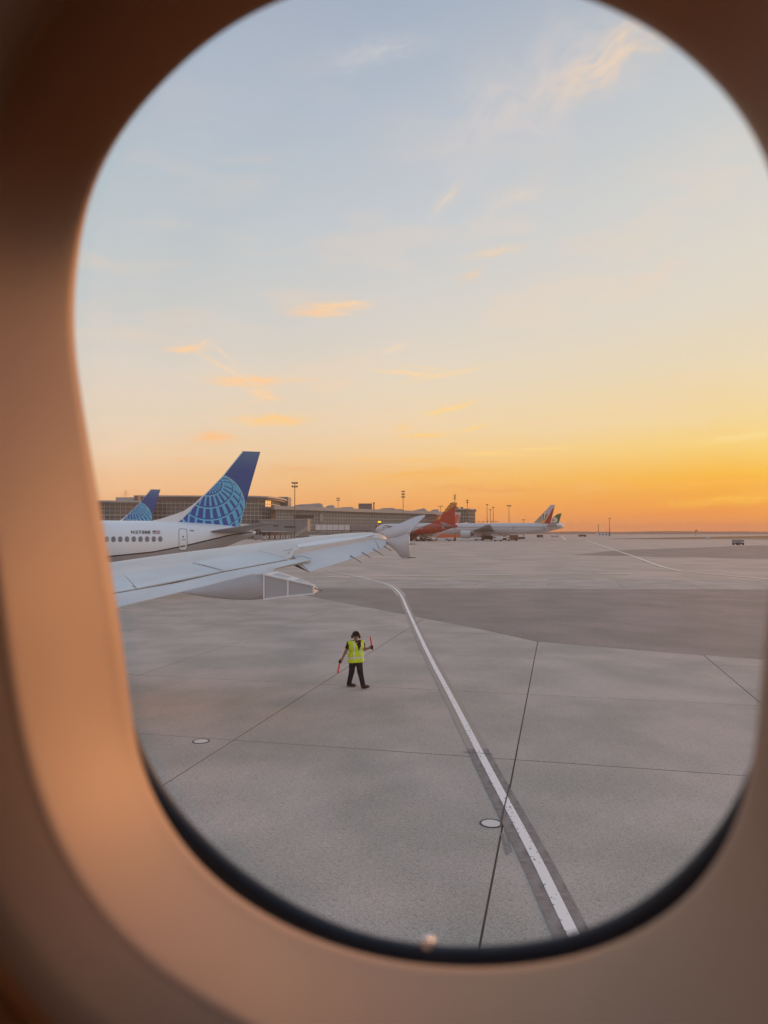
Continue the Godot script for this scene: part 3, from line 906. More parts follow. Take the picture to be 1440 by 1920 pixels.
func near_airliner() -> Node3D:
	var t := thing("parked_airliner", "white airliner with blue globe tail, largest and nearest of the parked planes", "airplane", Transform3D(Basis(Vector3(0.94, 0, -0.342), Vector3.UP, Vector3(0.342, 0, 0.94)), Vector3(-10.16, 0, -57.5)))
	var sts := [[0.0, 4.7, 4.35], [-0.5, 4.86, 4.12], [-1.4, 5.06, 3.76], [-2.1, 5.16, 3.48], [-3.5, 5.28, 2.86], [-5.6, 5.4, 2.1], [-8.0, 5.45, 1.66], [-10.0, 5.46, 1.5], [-33.0, 5.46, 1.5], [-35.0, 5.25, 1.6], [-36.6, 4.7, 2.0], [-37.6, 4.0, 2.6], [-38.0, 3.5, 3.1]]
	var rings_up := []
	var rings_lo := []
	var line := []
	var xs := []
	for i in 80:
		xs.append(-0.02 - 37.9 * pow(i / 79.0, 1.25))
	var cheat := func(x: float) -> float:
		var keys := [[-0.0, 4.6], [-1.9, 4.34], [-5.2, 3.57], [-7.5, 3.13], [-10.5, 2.84], [-14.0, 2.7], [-40.0, 2.6]]
		for i in keys.size() - 1:
			if x >= keys[i + 1][0]:
				return lerpf(keys[i][1], keys[i + 1][1], (x - keys[i][0]) / (keys[i + 1][0] - keys[i][0]))
		return 2.6
	for x in xs:
		var c := section(sts, x)
		var a := asin(clampf((cheat.call(x) - c.x) / c.y, -0.95, 0.9))
		var up := PackedVector3Array()
		var lo := PackedVector3Array()
		for k in 33:
			var th := lerpf(a, PI - a, k / 32.0)
			up.append(Vector3(x, c.x + c.y * sin(th), c.y * 0.96 * cos(th)))
			th = lerpf(PI - a, TAU + a, k / 32.0)
			lo.append(Vector3(x, c.x + c.y * sin(th), c.y * 0.96 * cos(th)))
		rings_up.append(up)
		rings_lo.append(lo)
		line.append(a)
	var st := begin(true)
	loft(st, rings_up, false)
	put("fuselage", done(st), M.white_paint, t)
	st = begin(true)
	loft(st, rings_lo, false)
	put("belly", done(st), M.belly_grey, t)
	st = begin(true)
	for side in [1.0, -1.0]:
		var rr := []
		for i in xs.size():
			var c := section(sts, xs[i])
			var pr := PackedVector3Array()
			for dy in [0.0, 0.1]:
				var a := asin(clampf((cheat.call(xs[i]) + dy - c.x) / c.y, -0.95, 0.95))
				pr.append(Vector3(xs[i], c.x + (c.y + 0.008) * sin(a), side * (c.y * 0.96 + 0.008) * cos(a)))
			rr.append(pr)
		loft(st, rr, false)
	put("cheat_line", done(st), M.dark_gap, t)
	# fin
	var lo := PackedVector2Array([Vector2(-6.19, 4.52)])[0]
	var hi := PackedVector2Array([Vector2(1.01, 11.21)])[0]
	var blue := PackedVector2Array([Vector2(-5.81, 5.32), Vector2(-5.46, 5.5), Vector2(-4.94, 6.03), Vector2(-4.36, 6.72), Vector2(-2.38, 8.86), Vector2(-0.82, 10.87), Vector2(0.49, 10.88), Vector2(-0.31, 8.04), Vector2(-1.08, 4.97)])
	st = begin()
	plate(st, blue, -0.17, 0.17, lo, hi - lo)
	put("tail_fin", done(st), printed("globe_print", picture(768, 768, globe_tail)), t)
	var fillet := PackedVector2Array([Vector2(-8.4, 5.15), Vector2(-7.91, 5.37), Vector2(-6.96, 5.59), Vector2(-6.01, 5.92), Vector2(-5.23, 6.21), Vector2(-4.77, 6.54), Vector2(-4.42, 6.82), Vector2(-3.47, 7.75), Vector2(-2.38, 8.92), Vector2(-0.84, 10.92), Vector2(-0.75, 10.87), Vector2(-2.34, 8.84), Vector2(-4.32, 6.68), Vector2(-4.94, 5.99), Vector2(-5.46, 5.42), Vector2(-5.23, 4.92), Vector2(-8.09, 4.84)])
	st = begin()
	plate(st, fillet, -0.15, 0.15)
	put("dorsal_fillet", done(st), M.white_paint, t)
	# stabilisers
	for s in [1, -1]:
		st = begin(true)
		foil(st, [Vector3(-3.6, 4.62, s * 0.7), Vector3(-0.9, 4.56, s * 0.35)], [Vector3(-0.4, 5.25, s * 5.4), Vector3(0.75, 5.25, s * 5.5)], 0.1)
		put("stabiliser", done(st), M.stab_grey, t)
	st = begin(true)
	tube(st, Vector3(-0.25, 4.52, 0), Vector3(0.14, 4.53, 0), 0.24, 0.16, 14)
	put("exhaust_pipe", done(st), M.bare_metal, t)
	# cabin windows, door, registration, flag
	for k in 14:
		st = begin(true)
		var x := -7.02 - 0.455 * k
		patch(st, sts, x - 0.115, x + 0.115, 3.94, 4.27, 0.012, 0.07)
		var wdw := put("cabin_window", done(st), M.cabin_glass, t)
		st = begin(true)
		patch(st, sts, x - 0.155, x + 0.155, 3.9, 4.31, 0.006, 0.09)
		put("window_rim", done(st), M.belly_grey, wdw)
	st = begin(true)
	patch(st, sts, -5.72, -5.1, 3.28, 4.86, 0.006, 0.06)
	var door := put("door", done(st), M.dark_gap, t)
	st = begin(true)
	patch(st, sts, -5.685, -5.135, 3.32, 4.825, 0.011, 0.05)
	put("door_panel", done(st), M.white_paint, door)
	st = begin(true)
	patch(st, sts, -5.45, -5.36, 4.2, 4.33, 0.016, 0.02)
	put("door_window", done(st), M.pane_dark, door)
	st = begin()
	patch(st, sts, -5.52, -5.2, 4.02, 4.08, 0.016)
	put("door_handle", done(st), M.belly_grey, door)
	lettering(t, sts, "N27366", -9.05, -7.72, 4.6, 0.26, M.dark_gap, "registration")
	lettering(t, sts, "7366", -4.95, -4.62, 4.72, 0.1, M.dark_gap, "small_number")
	st = begin(true)
	patch_uv(st, sts, -7.55, -7.02, 4.48, 4.72, 0.013)
	put("flag", done(st), printed("flag_print", picture(78, 52, flag_print)), t)
	# wings, engines and gear, mostly hidden behind our own wing
	for s in [1, -1]:
		st = begin(true)
		foil(st, [Vector3(-23, 2.3, s * 1.5), Vector3(-16.2, 2.2, s * 1.5)], [Vector3(-15.2, 3.7, s * 16.8), Vector3(-13.7, 3.7, s * 16.8)], 0.11)
		put("wing", done(st), M.sunwarm_wing_grey, t)
		engine(t, Vector3(-22.2, 1.55, s * 4.8), 0.95, 3.6, M.white_paint)
		wheels(t, Vector3(-17.5, 0.55, s * 2.7), 0.55, 0.42, 1)
	wheels(t, Vector3(-33.0, 0.38, 0), 0.38, 0.25, 1)
	return t

func patch_uv(st: SurfaceTool, sts: Array, x0: float, x1: float, y0: float, y1: float, off: float) -> void:
	var q := [skin(sts, x0, y0, off), skin(sts, x0, y1, off), skin(sts, x1, y1, off), skin(sts, x1, y0, off)]
	var uv := [Vector2(0, 1), Vector2(0, 0), Vector2(1, 0), Vector2(1, 1)]
	for k in [0, 1, 2, 0, 2, 3]:
		st.set_uv(uv[k])
		st.add_vertex(q[k])

func flag_print(u: float, v: float) -> Color:
	if u < 0.42 and v < 0.54:
		var star := Vector2(fposmod(u / 0.42 * 6.0, 1.0) - 0.5, fposmod(v / 0.54 * 5.0, 1.0) - 0.5).length() < 0.25
		return Color("c8ccd4") if star else Color("2a3350")
	return Color("a8606a") if int(v * 13.0) % 2 == 0 else Color("d6d4d4")

func lettering(t: Node, sts: Array, words: String, x0: float, x1: float, y: float, h: float, m: Material, called: String) -> void:
	var tm := TextMesh.new()
	tm.text = words
	var f := SystemFont.new()
	f.font_names = PackedStringArray(["Droid Sans"])
	f.font_weight = 700
	tm.font = f
	tm.font_size = 64
	tm.pixel_size = 0.01
	tm.depth = 0.01
	var o := put(called, tm, m, t)
	var a := tm.get_aabb()
	var p := skin(sts, (x0 + x1) / 2, y, 0.012)
	var c := section(sts, (x0 + x1) / 2)
	var s := (y - c.x) / c.y
	var nrm := Vector3(0, s, sqrt(1 - s * s))
	o.transform = Transform3D(Basis(Vector3.RIGHT * (x1 - x0) / a.size.x, nrm.cross(Vector3.RIGHT) * h / a.size.y, nrm), p - nrm.cross(Vector3.RIGHT) * (h / 2 + a.position.y * h / a.size.y) * 0.0)

func far_airliner(called: String, label: String, at: Transform3D, length: float, top: float, bottom: float, fin: PackedVector2Array, fin_mat: Material, tail_mat: Material, tail_from: Vector2, eng: Array, wing_pts: Array) -> Node3D:
	var t := thing(called, label, "airplane", at)
	var tl := length * 0.3
	var hh := top - bottom
	var sts := [[0.0, top - hh * 0.18, top - hh * 0.36], [-tl * 0.25, top - hh * 0.1, bottom + hh * 0.5], [-tl * 0.6, top - hh * 0.02, bottom + hh * 0.2], [-tl, top, bottom], [-length + hh * 1.3, top, bottom], [-length + hh * 0.5, top - hh * 0.22, bottom + hh * 0.06], [-length + 0.4, top - hh * 0.5, bottom + hh * 0.3], [-length, top - hh * 0.58, bottom + hh * 0.36]]
	var white := []
	var tail := []
	for i in 41:
		var f := i / 40.0
		var rt := PackedVector3Array()
		var rw := PackedVector3Array()
		for k in 28:
			var th := TAU * k / 28.0
			var edge := lerpf(tail_from.x, tail_from.y, (1.0 - sin(th)) / 2.0)
			for side in 2:
				var x := edge * f if side == 0 else lerpf(edge, -length, f)
				var c := section(sts, x)
				(rt if side == 0 else rw).append(Vector3(x, c.x + c.y * sin(th), c.y * 0.96 * cos(th)))
		tail.append(rt)
		white.append(rw)
	var st := begin(true)
	if tail_from.y < -1.0:
		loft(st, tail, true, true)
		put("tail_cone", done(st), tail_mat, t)
		st = begin(true)
	loft(st, white, true, true)
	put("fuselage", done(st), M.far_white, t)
	st = begin()
	var lo := Vector2(1e9, 1e9)
	var hi := -lo
	for p in fin:
		lo = lo.min(p)
		hi = hi.max(p)
	plate(st, fin, -0.25, 0.25, lo, hi - lo)
	put("tail_fin", done(st), fin_mat, t)
	for s in [1, -1]:
		st = begin(true)
		foil(st, [Vector3(-length * 0.115, top - hh * 0.3, s * hh * 0.25), Vector3(-length * 0.03, top - hh * 0.3, s * hh * 0.12)], [Vector3(-length * 0.045, top + 0.2, s * length * 0.145), Vector3(-length * 0.012, top + 0.2, s * length * 0.145)], 0.1)
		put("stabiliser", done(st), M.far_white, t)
		st = begin(true)
		foil(st, [Vector3(wing_pts[0], bottom + hh * 0.3, s * hh * 0.44), Vector3(wing_pts[1], bottom + hh * 0.25, s * hh * 0.44)], [Vector3(wing_pts[2], top - hh * 0.2, s * length * 0.4), Vector3(wing_pts[2] + 2.2, top - hh * 0.2, s * length * 0.4)], 0.1)
		put("wing", done(st), M.stab_grey, t)
		engine(t, Vector3(eng[0], eng[1], s * eng[2]), eng[3], eng[3] * 3.0, M.far_white)
		wheels(t, Vector3(-length * 0.47, 0.65, s * hh * 0.85), 0.65, 0.6, 2)
	wheels(t, Vector3(-length * 0.88, 0.5, 0), 0.5, 0.35, 1)
	st = begin()
	var row := 0
	var x := -length * 0.14
	while x > -length * 0.86:
		patch(st, sts, x - 0.14, x + 0.14, bottom + hh * 0.6, bottom + hh * 0.67, 0.02)
		x -= 0.56
		row += 1
	stuff(put("window_row", done(st), M.pane_dark, t))
	for d in [0.13, 0.36, 0.6, 0.84]:
		st = begin()
		patch(st, sts, -length * d - 0.5, -length * d + 0.5, bottom + hh * 0.42, bottom + hh * 0.74, 0.02, 0.12)
		put("door", done(st), M.belly_grey, t)
	return t

func swirl_tail(u: float, v: float) -> Color:
	var red := Color("b8351c")
	var gold := Color("e8b23c")
	var d := Vector2(u - 0.38, v - 0.66)
	if d.length() < 0.11:
		return gold if d.length() < 0.07 and d.length() > 0.035 or d.length() > 0.095 else Color("f0c860")
	if v < 0.62:
		var k := u * 0.55 + v * 1.15 + 0.10 * sin(u * 5.0 + v * 3.0)
		if k > 0.42 and k < 0.98 and u < 0.3 + (0.75 - v) * 1.1:
			return gold if fposmod(k * 9.0, 1.0) < 0.55 else red
	return red

func sunburst_tail(u: float, v: float) -> Color:
	var edge := u - (1.0 - v) * 0.62
	if v > 0.18 and (u - 0.52) * 0.9 > (1.0 - v) * 0.46 - 0.03:
		return Color("b22c22")
	var d := Vector2(u - 0.52, (v - 0.92) * 1.15)
	var a := atan2(d.y, d.x)
	if d.length() < 0.16:
		return Color("f2b63c")
	if d.length() < 0.62 and fposmod(a * 3.2, 1.0) < 0.42:
		return Color("f0d9a0")
	if v < 0.45 and edge > 0.05:
		return Color("cfc4c4")
	return Color("75768c")

func leaf_tail(u: float, v: float) -> Color:
	var d := Vector2(u - 0.5, (v - 0.55) * 1.0)
	if d.length() < 0.26:
		var a := fposmod(atan2(d.y, d.x) + d.length() * 3.0, TAU / 8.0)
		return Color("e6e0d0") if d.length() > 0.08 and a > 0.2 or d.length() > 0.2 else Color("cf8a3c")
	return Color("3f6b3a") if v < 0.9 else Color("557a48")

func airliners() -> void:
	var a := near_airliner()
	var b: Node3D = a.duplicate()
	b.name = numbered("parked_airliner")
	add_child(b, true)
	for nm in ["registration", "small_number", "flag"]:
		var gone := b.get_node(nm)
		b.remove_child(gone)
		gone.free()
	b.position = Vector3(-33.37, 0, -108.5)
	tag(b, "second blue globe tail airliner, farther off and smaller, behind the nearest plane", "airplane")
	far_airliner("red_tailed_airliner", "airliner with red rear end and gold swirls on its fin", Transform3D(Basis(Vector3(0.656, 0, 0.755), Vector3.UP, Vector3(-0.755, 0, 0.656)), Vector3(36.559, 0, -370)), 63.0, 9.3, 3.6,
		PackedVector2Array([Vector2(-21.73, 8.5), Vector2(-16.99, 9.71), Vector2(-12.72, 11.72), Vector2(-8.13, 16), Vector2(-4.19, 19.41), Vector2(-2.52, 19.69), Vector2(-0.13, 19.4), Vector2(-1.61, 14.24), Vector2(-1.27, 8.48)]), printed("swirl_print", picture(256, 256, swirl_tail)), M.red_paint, Vector2(-17, -33), [-36.0, 2.7, 9.5, 1.6], [-40.0, -29.0, -27.0])
	far_airliner("white_airliner", "long white airliner with sunburst and red triangle on its fin", Transform3D(Basis(Vector3(0.899, 0, 0.438), Vector3.UP, Vector3(-0.438, 0, 0.899)), Vector3(98.765, 0, -410)), 74.0, 9.9, 3.4,
		PackedVector2Array([Vector2(-16.76, 8.81), Vector2(-16.14, 9.65), Vector2(-5.98, 20), Vector2(-3.81, 19.81), Vector2(-6.8, 8.77)]), printed("sunburst_print", picture(256, 256, sunburst_tail)), M.white_paint, Vector2(-0.02, -0.02), [-52.0, 3.4, 10.5, 2.25], [-51.0, -38.0, -34.0])
	far_airliner("green_tailed_airliner", "airliner with green fin and white round emblem, behind the sunburst tail", Transform3D(Basis(Vector3(0.899, 0, 0.438), Vector3.UP, Vector3(-0.438, 0, 0.899)), Vector3(121.167, 0, -500)), 62.0, 9.6, 3.4,
		PackedVector2Array([Vector2(-12.31, 8.97), Vector2(-8.99, 13.32), Vector2(-3.3, 17.19), Vector2(-0.99, 17.53), Vector2(-3.57, 8.94)]), printed("leaf_print", picture(256, 256, leaf_tail)), M.white_paint, Vector2(-0.02, -0.02), [-44.0, 3.4, 10.0, 1.9], [-43.0, -32.0, -29.0])

# ---------------------------------------------------------------- terminal and apron furniture
func glass_wall(t: Node, pts: PackedVector2Array, y0: float, y1: float, step: float, rows: int, glass: Material, called := "glass_wall") -> void:
	var st := begin()
	var bars := begin()
	for i in pts.size() - 1:
		var a := pts[i]
		var b := pts[i + 1]
		var l := a.distance_to(b)
		quad(st, Vector3(a.x, y0, a.y), Vector3(a.x, y1, a.y), Vector3(b.x, y1, b.y), Vector3(b.x, y0, b.y))
		var d := (b - a) / l
		var out := Vector2(-d.y, d.x) * 0.12
		if out.y < 0:
			out = -out
		var k := maxi(1, int(round(l / step)))
		var basis := Basis(Vector3(d.x, 0, d.y), Vector3.UP, Vector3(-d.y, 0, d.x))
		for j in k + 1:
			var p := a + d * l * j / k + out
			box(bars, Vector3(p.x, (y0 + y1) / 2, p.y), Vector3(0.22, y1 - y0, 0.2), basis)
		for j in rows + 1:
			var p := (a + b) / 2 + out
			box(bars, Vector3(p.x, lerpf(y0, y1, float(j) / rows), p.y), Vector3(l, 0.25 if j % 3 else 0.5, 0.26), basis)
	var g := put(called, done(st), glass, t)
	stuff(put("mullion_grid", done(bars), M.mullion, g))

func slab(st: SurfaceTool, poly: PackedVector2Array, y0: float, y1: float) -> void:
	sheet(st, poly, y1, 4.0, 30.0, y1 - y0)
	sheet(st, poly, y0, 4.0, 30.0)

func terminal() -> void:
	# left block
	var t := thing("terminal_block", "low glass terminal block at far left with a rooftop plant room", "building")
	glass_wall(t, PackedVector2Array([Vector2(-214.21, -450), Vector2(-150.85, -470)]), 0, 23.2, 3.2, 9, M.facade_glass)
	var st := begin()
	slab(st, PackedVector2Array([Vector2(-215.52, -446), Vector2(-148.89, -466), Vector2(-166.14, -520), Vector2(-241.61, -500)]), 23.4, 24.4)
	put("roof", done(st), M.roof_metal, t)
	st = begin()
	box(st, Vector3(-164.44, 25.6, -475), Vector3(13, 2.6, 9))
	put("plant_room", done(st), M.roof_metal, t)
	st = begin()
	box(st, Vector3(-157.61, 26.2, -472), Vector3(2.4, 3.4, 5))
	put("vent_stack", done(st), M.roof_edge, t)
	st = begin()
	tube(st, Vector3(-166.15, 26, -475), Vector3(-166.15, 32, -475), 0.12, 0.08, 6)
	for k in 3:
		box(st, Vector3(-166.15, 28.6 + k * 1.3, -475), Vector3(4.6 - k * 1.2, 0.14, 0.14))
	put("antenna", done(st), M.pole_metal, t)
	# main hall with the rounded end
	t = thing("terminal_hall", "tall glass terminal hall with overhanging roof and rounded glowing corner", "building")
	var front := PackedVector2Array([Vector2(-165.16, -500), Vector2(-91.24, -506), Vector2(-86.64, -509), Vector2(-82.67, -514), Vector2(-79.81, -522), Vector2(-78.04, -533), Vector2(-77.47, -548), Vector2(-78.93, -570), Vector2(-83.09, -600)])
	glass_wall(t, front, 0, 27.0, 3.0, 10, M.facade_glass)
	var over := PackedVector2Array([Vector2(-167.79, -495), Vector2(-90.33, -501), Vector2(-83.97, -504), Vector2(-79.66, -509), Vector2(-76.44, -517), Vector2(-74.4, -529), Vector2(-73.5, -545), Vector2(-74.82, -570), Vector2(-81.38, -620), Vector2(-202.12, -620)])
	st = begin()
	slab(st, over, 28.4, 29.4)
	put("roof", done(st), M.roof_metal, t)
	st = begin()
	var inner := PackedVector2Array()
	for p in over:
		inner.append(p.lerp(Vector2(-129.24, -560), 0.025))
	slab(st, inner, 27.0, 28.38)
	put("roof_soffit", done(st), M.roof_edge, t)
	st = begin()
	box(st, Vector3(-77.81, 26.2, -580), Vector3(7.5, 11.5, 20))
	put("stair_core", done(st), M.slate_panel, t)
	for k in 3:
		st = begin()
		var a: Array = [[-159.51, 262.0], [-139.8, 300.0], [-120.08, 300.0]][k]
		box(st, Vector3(a[0] + 7, 20.5, -502.5), Vector3(17.5, 1.0, 0.5))
		put("sun_louvre", done(st), M.roof_edge, t)
	# long concourse running away to the right
	t = thing("terminal_concourse", "long low glass concourse running away behind the aircraft", "building")
	var wall := PackedVector2Array([Vector2(-74.96, -512), Vector2(-47.17, -545), Vector2(-12.72, -588), Vector2(27.44, -634), Vector2(67.68, -680)])
	glass_wall(t, wall, 0, 20.4, 3.0, 8, M.facade_blind)
	var rf := PackedVector2Array([Vector2(-75.33, -507), Vector2(-46.74, -540), Vector2(-12.61, -583), Vector2(27.22, -629), Vector2(69.23, -676), Vector2(78.93, -720), Vector2(-9.38, -650), Vector2(-73.2, -580)])
	st = begin()
	slab(st, rf, 20.4, 22.9)
	put("roof", done(st), M.roof_metal, t)
	st = begin()
	for q in [[517, 512, 600, 545], [600, 545, 690, 588], [690, 588, 780, 634], [780, 634, 858, 680]]:
		pass
	var lower := PackedVector2Array()
	for p in wall:
		lower.append(p + Vector2(-0.2, 0.7))
	for i in lower.size() - 1:
		var a := lower[i]
		var b := lower[i + 1]
		quad(st, Vector3(a.x, 9.2, a.y), Vector3(a.x, 10.4, a.y), Vector3(b.x, 10.4, b.y), Vector3(b.x, 9.2, b.y))
	put("floor_band", done(st), M.roof_metal, t)
	st = begin()
	box(st, Vector3(-60.47, 15.8, -526.5), Vector3(22, 2.4, 0.4), Basis(Vector3.UP, 0.42))
	put("dark_glazing", done(st), M.dark_gap, t)
	st = begin()
	box(st, Vector3(-46.3, 15.6, -544.2), Vector3(2.2, 5.6, 0.6), Basis(Vector3.UP, 0.45))
	put("pale_bay", done(st), M.roof_metal, t)
	for q in [[565, 945, 22, 600, 3.4, 0.0], [585, 944.5, 22, 600, 3.0, 0.0], [620, 947.5, 8, 600, 2.6, 0.0], [648, 952, 24, 620, 1.6, 0.0], [728, 953.5, 30, 650, 2.0, 0.0], [748, 955, 18, 660, 1.6, 0.0], [812, 954, 10, 690, 2.4, 0.0]]:
		pass
	for q in [[-60.96, 24.6, -575, 17.0, 3.6], [-53.54, 25.0, -580, 12.0, 4.4], [-42.55, 24.4, -590, 7.0, 3.4], [-30.29, 23.8, -600, 12.0, 2.4], [2.77, 24.0, -640, 14.0, 3.2], [11.72, 23.6, -650, 10.0, 2.6], [46.93, 24.2, -685, 7.0, 3.2]]:
		st = begin()
		plate(st, PackedVector2Array([Vector2(-q[3] / 2, -q[4] / 2), Vector2(q[3] / 2, -q[4] / 2), Vector2(q[3] * 0.46, q[4] * 0.3), Vector2(q[3] * 0.32, q[4] / 2), Vector2(-q[3] * 0.2, q[4] * 0.42), Vector2(-q[3] * 0.46, q[4] * 0.2)]), -6, 6)
		put("roof_hump", done(st), M.roof_metal, t).position = Vector3(q[0], q[1], q[2])
	st = begin()
	box(st, Vector3(-15.4, 25.5, -610), Vector3(11.0, 5.4, 9))
	put("plant_room", done(st), M.roof_edge, t)
	st = begin()
	tube(st, Vector3(-8.33, 22, -608), Vector3(-8.33, 29, -608), 0.5, 0.5, 8)
	tube(st, Vector3(-8.33, 28.2, -608), Vector3(-8.33, 29.2, -608), 0.75, 0.75, 8)
	put("flue", done(st), M.roof_edge, t)
	st = begin()
	plate(st, PackedVector2Array([Vector2(-11, 0), Vector2(9, 0), Vector2(5, 3.4), Vector2(4, 3.6)]), -5, 5)
	put("roof_wedge", done(st), M.roof_metal, t).position = Vector3(31.18, 22.5, -665)
	for q in [[-60.01, 10.0], [-42.29, 10.0]]:
		pass
	# block at the far end
	t = thing("terminal_end_block", "square glass block ending the concourse with a sunlit right corner", "building")
	glass_wall(t, PackedVector2Array([Vector2(65.61, -684), Vector2(78.9, -688), Vector2(85.46, -697), Vector2(91.26, -740)]), 0, 25.6, 2.6, 8, M.facade_glass)
	st = begin()
	slab(st, PackedVector2Array([Vector2(63.85, -681), Vector2(79.05, -685), Vector2(86.84, -696), Vector2(94.12, -750), Vector2(71.4, -750)]), 25.6, 26.6)
	put("roof", done(st), M.roof_metal, t)
	for q in [[69.17, 2.6], [73.71, 2.0]]:
		st = begin()
		box(st, Vector3(q[0], 27.6, -700), Vector3(q[1], 2.0, 2.0))
		put("roof_unit", done(st), M.roof_edge, t)
	# orange panelled stair building
	t = thing("orange_gate_building", "orange panelled gate building with pale bars behind the red tail fin", "building")
	st = begin()
	box(st, Vector3(55.85, 10.0, -645), Vector3(19.5, 20, 9))
	put("wall", done(st), M.orange_panel, t)
	for k in 5:
		st = begin()
		bar(st, Vector3(46.71 + k * 4.2, 12.0, -640.3), Vector3(46.71 + k * 4.2 + 2.6, 20.0, -640.3), 0.5, 0.3)
		put("pale_bar", done(st), M.bridge_white, t)
	st = begin()
	box(st, Vector3(55.85, 20.3, -645), Vector3(20.3, 0.6, 10))
	put("roof", done(st), M.bridge_white, t)
	# lower slate block in front of the hall
	t = thing("slate_annex", "low slate grey annex with dark strip windows beside the tail", "building")
	st = begin()
	box(st, Vector3(-66.54, 9.1, -500), Vector3(31.5, 7.6, 18))
	put("wall", done(st), M.slate_panel, t)
	for q in [[-71.74, 8.9, 3.4], [-63.61, 8.2, 5.2], [-60.08, 8.0, 3.2]]:
		st = begin()
		box(st, Vector3(q[0], q[1], -490.95), Vector3(q[2], 1.1, 0.3))
		put("window", done(st), M.dark_gap, t)
	st = begin()
	box(st, Vector3(-66.54, 13.05, -500), Vector3(32.2, 0.4, 19))
	put("roof_edge", done(st), M.roof_metal, t)
	st = begin()
	box(st, Vector3(-72.15, 5.0, -488), Vector3(16, 0.35, 7))
	put("canopy", done(st), M.bridge_white, t)
	for k in 5:
		st = begin()
		tube(st, Vector3(-78.07 + k * 6.4, 0, -492), Vector3(-78.07 + k * 6.4, 5.4, -492), 0.3, 0.3, 8)
		put("column", done(st), M.bridge_grey, t)
	# distant small buildings
	t = thing("distant_shed", "small pale shed standing alone on the horizon between two masts", "building", Transform3D(Basis(), Vector3(267.11, 0, -900)))
	st = begin()
	box(st, Vector3(0, 2.2, 0), Vector3(16, 4.4, 8))
	put("wall", done(st), M.bridge_white, t)
	st = begin()
	box(st, Vector3(0, 4.7, 0), Vector3(16.8, 0.6, 9))
	put("roof", done(st), M.roof_edge, t)
	for k in 4:
		st = begin()
		box(st, Vector3(-6 + 4 * k, 2.4, 4.02), Vector3(2.2, 1.4, 0.1))
		put("window", done(st), M.dark_gap, t)
	t = thing("gate_shelter", "low row of gate shelters on the skyline behind the white airliner", "shelter", Transform3D(Basis(), Vector3(104.15, 0, -760)))
	st = begin()
	box(st, Vector3(0, 7.0, 0), Vector3(25, 14.0, 6))
	put("wall", done(st), M.roof_edge, t)
	for k in 6:
		st = begin()
		tube(st, Vector3(-11 + 4.4 * k, 14, 0), Vector3(-11 + 4.4 * k, 15.6, 0), 0.2, 0.2, 6)
		box(st, Vector3(-11 + 4.4 * k, 15.8, 0), Vector3(2.6, 0.5, 2))
		put("roof_vent", done(st), M.orange_panel if k < 3 else M.roof_edge, t)

func jet_bridge(label: String, a: Vector3, b: Vector3, cab: bool, m: Material) -> void:
	# a and b: floor level ends
	var t := thing("jet_bridge", label, "jet bridge")
	var mid := a.lerp(b, 0.5)
	var d := (b - a)
	var l := d.length()
	var bs := Basis(d / l, Vector3.UP, (d / l).cross(Vector3.UP))
	var st := begin()
	box(st, mid + Vector3(0, 1.7, 0), Vector3(l, 3.4, 3.2), bs)
	put("tunnel", done(st), m, t)
	st = begin()
	for k in 7:
		box(st, a.lerp(b, k / 6.0) + Vector3(0, 1.7, 0), Vector3(0.25, 3.6, 3.4), bs)
	put("tunnel_rib", done(st), M.bridge_grey, t)
	st = begin()
	box(st, mid + Vector3(0, -0.2, 0), Vector3(l, 0.4, 2.6), bs)
	put("floor_beam", done(st), M.gse_dark, t)
	for f in [0.08, 0.8]:
		var p := a.lerp(b, f)
		st = begin()
		tube(st, Vector3(p.x, 0, p.z), Vector3(p.x, p.y, p.z), 0.45, 0.45, 10)
		put("support_column", done(st), M.bridge_grey, t)
	for s in [-1, 1]:
		st = begin(true)
		var p = a.lerp(b, 0.8) + bs.z * s * 1.3
		tube(st, Vector3(p.x, 0.6, p.z) - bs.z * 0.2, Vector3(p.x, 0.6, p.z) + bs.z * 0.2, 0.6, 0.6, 12)
		put("wheel", done(st), M.tyre, t)
	if cab:
		st = begin()
		box(st, b + d / l * 1.8 + Vector3(0, 1.9, 0), Vector3(3.8, 4.2, 4.2), bs.rotated(Vector3.UP, 0.4))
		put("cab", done(st), M.bridge_grey, t)
		st = begin()
		box(st, b + d / l * 3.6 + Vector3(0, 2.3, 0), Vector3(0.5, 2.6, 3.6), bs.rotated(Vector3.UP, 0.4))
		put("cab_hood", done(st), M.gse_dark, t)

func mast(label: String, x: float, z: float, top: float, rows: int, wide: float, base := 0.0) -> void:
	var t := thing("light_mast", label, "light mast", Transform3D(Basis(), Vector3(x, base, z)), "floodlight masts round the apron")
	var st := begin(true)
	var r := maxf(0.2, -z * 0.00042)
	tube(st, Vector3.ZERO, Vector3(0, top - base, 0), r * 1.25, r * 0.75, 8)
	put("pole", done(st), M.pole_metal, t)
	for k in rows:
		var y := top - base - 0.4 - k * 1.6
		st = begin()
		box(st, Vector3(0, y, 0), Vector3(wide, 0.22, 0.22))
		put("crossarm", done(st), M.pole_metal, t)
		for s in ([-1.0, 0.0, 1.0] if wide > 2.0 else [-1.0, 1.0]):
			st = begin()
			box(st, Vector3(s * wide * 0.42, y + 0.35, 0.3), Vector3(0.75, 0.6, 0.5))
			put("floodlight", done(st), M.gse_dark, t)

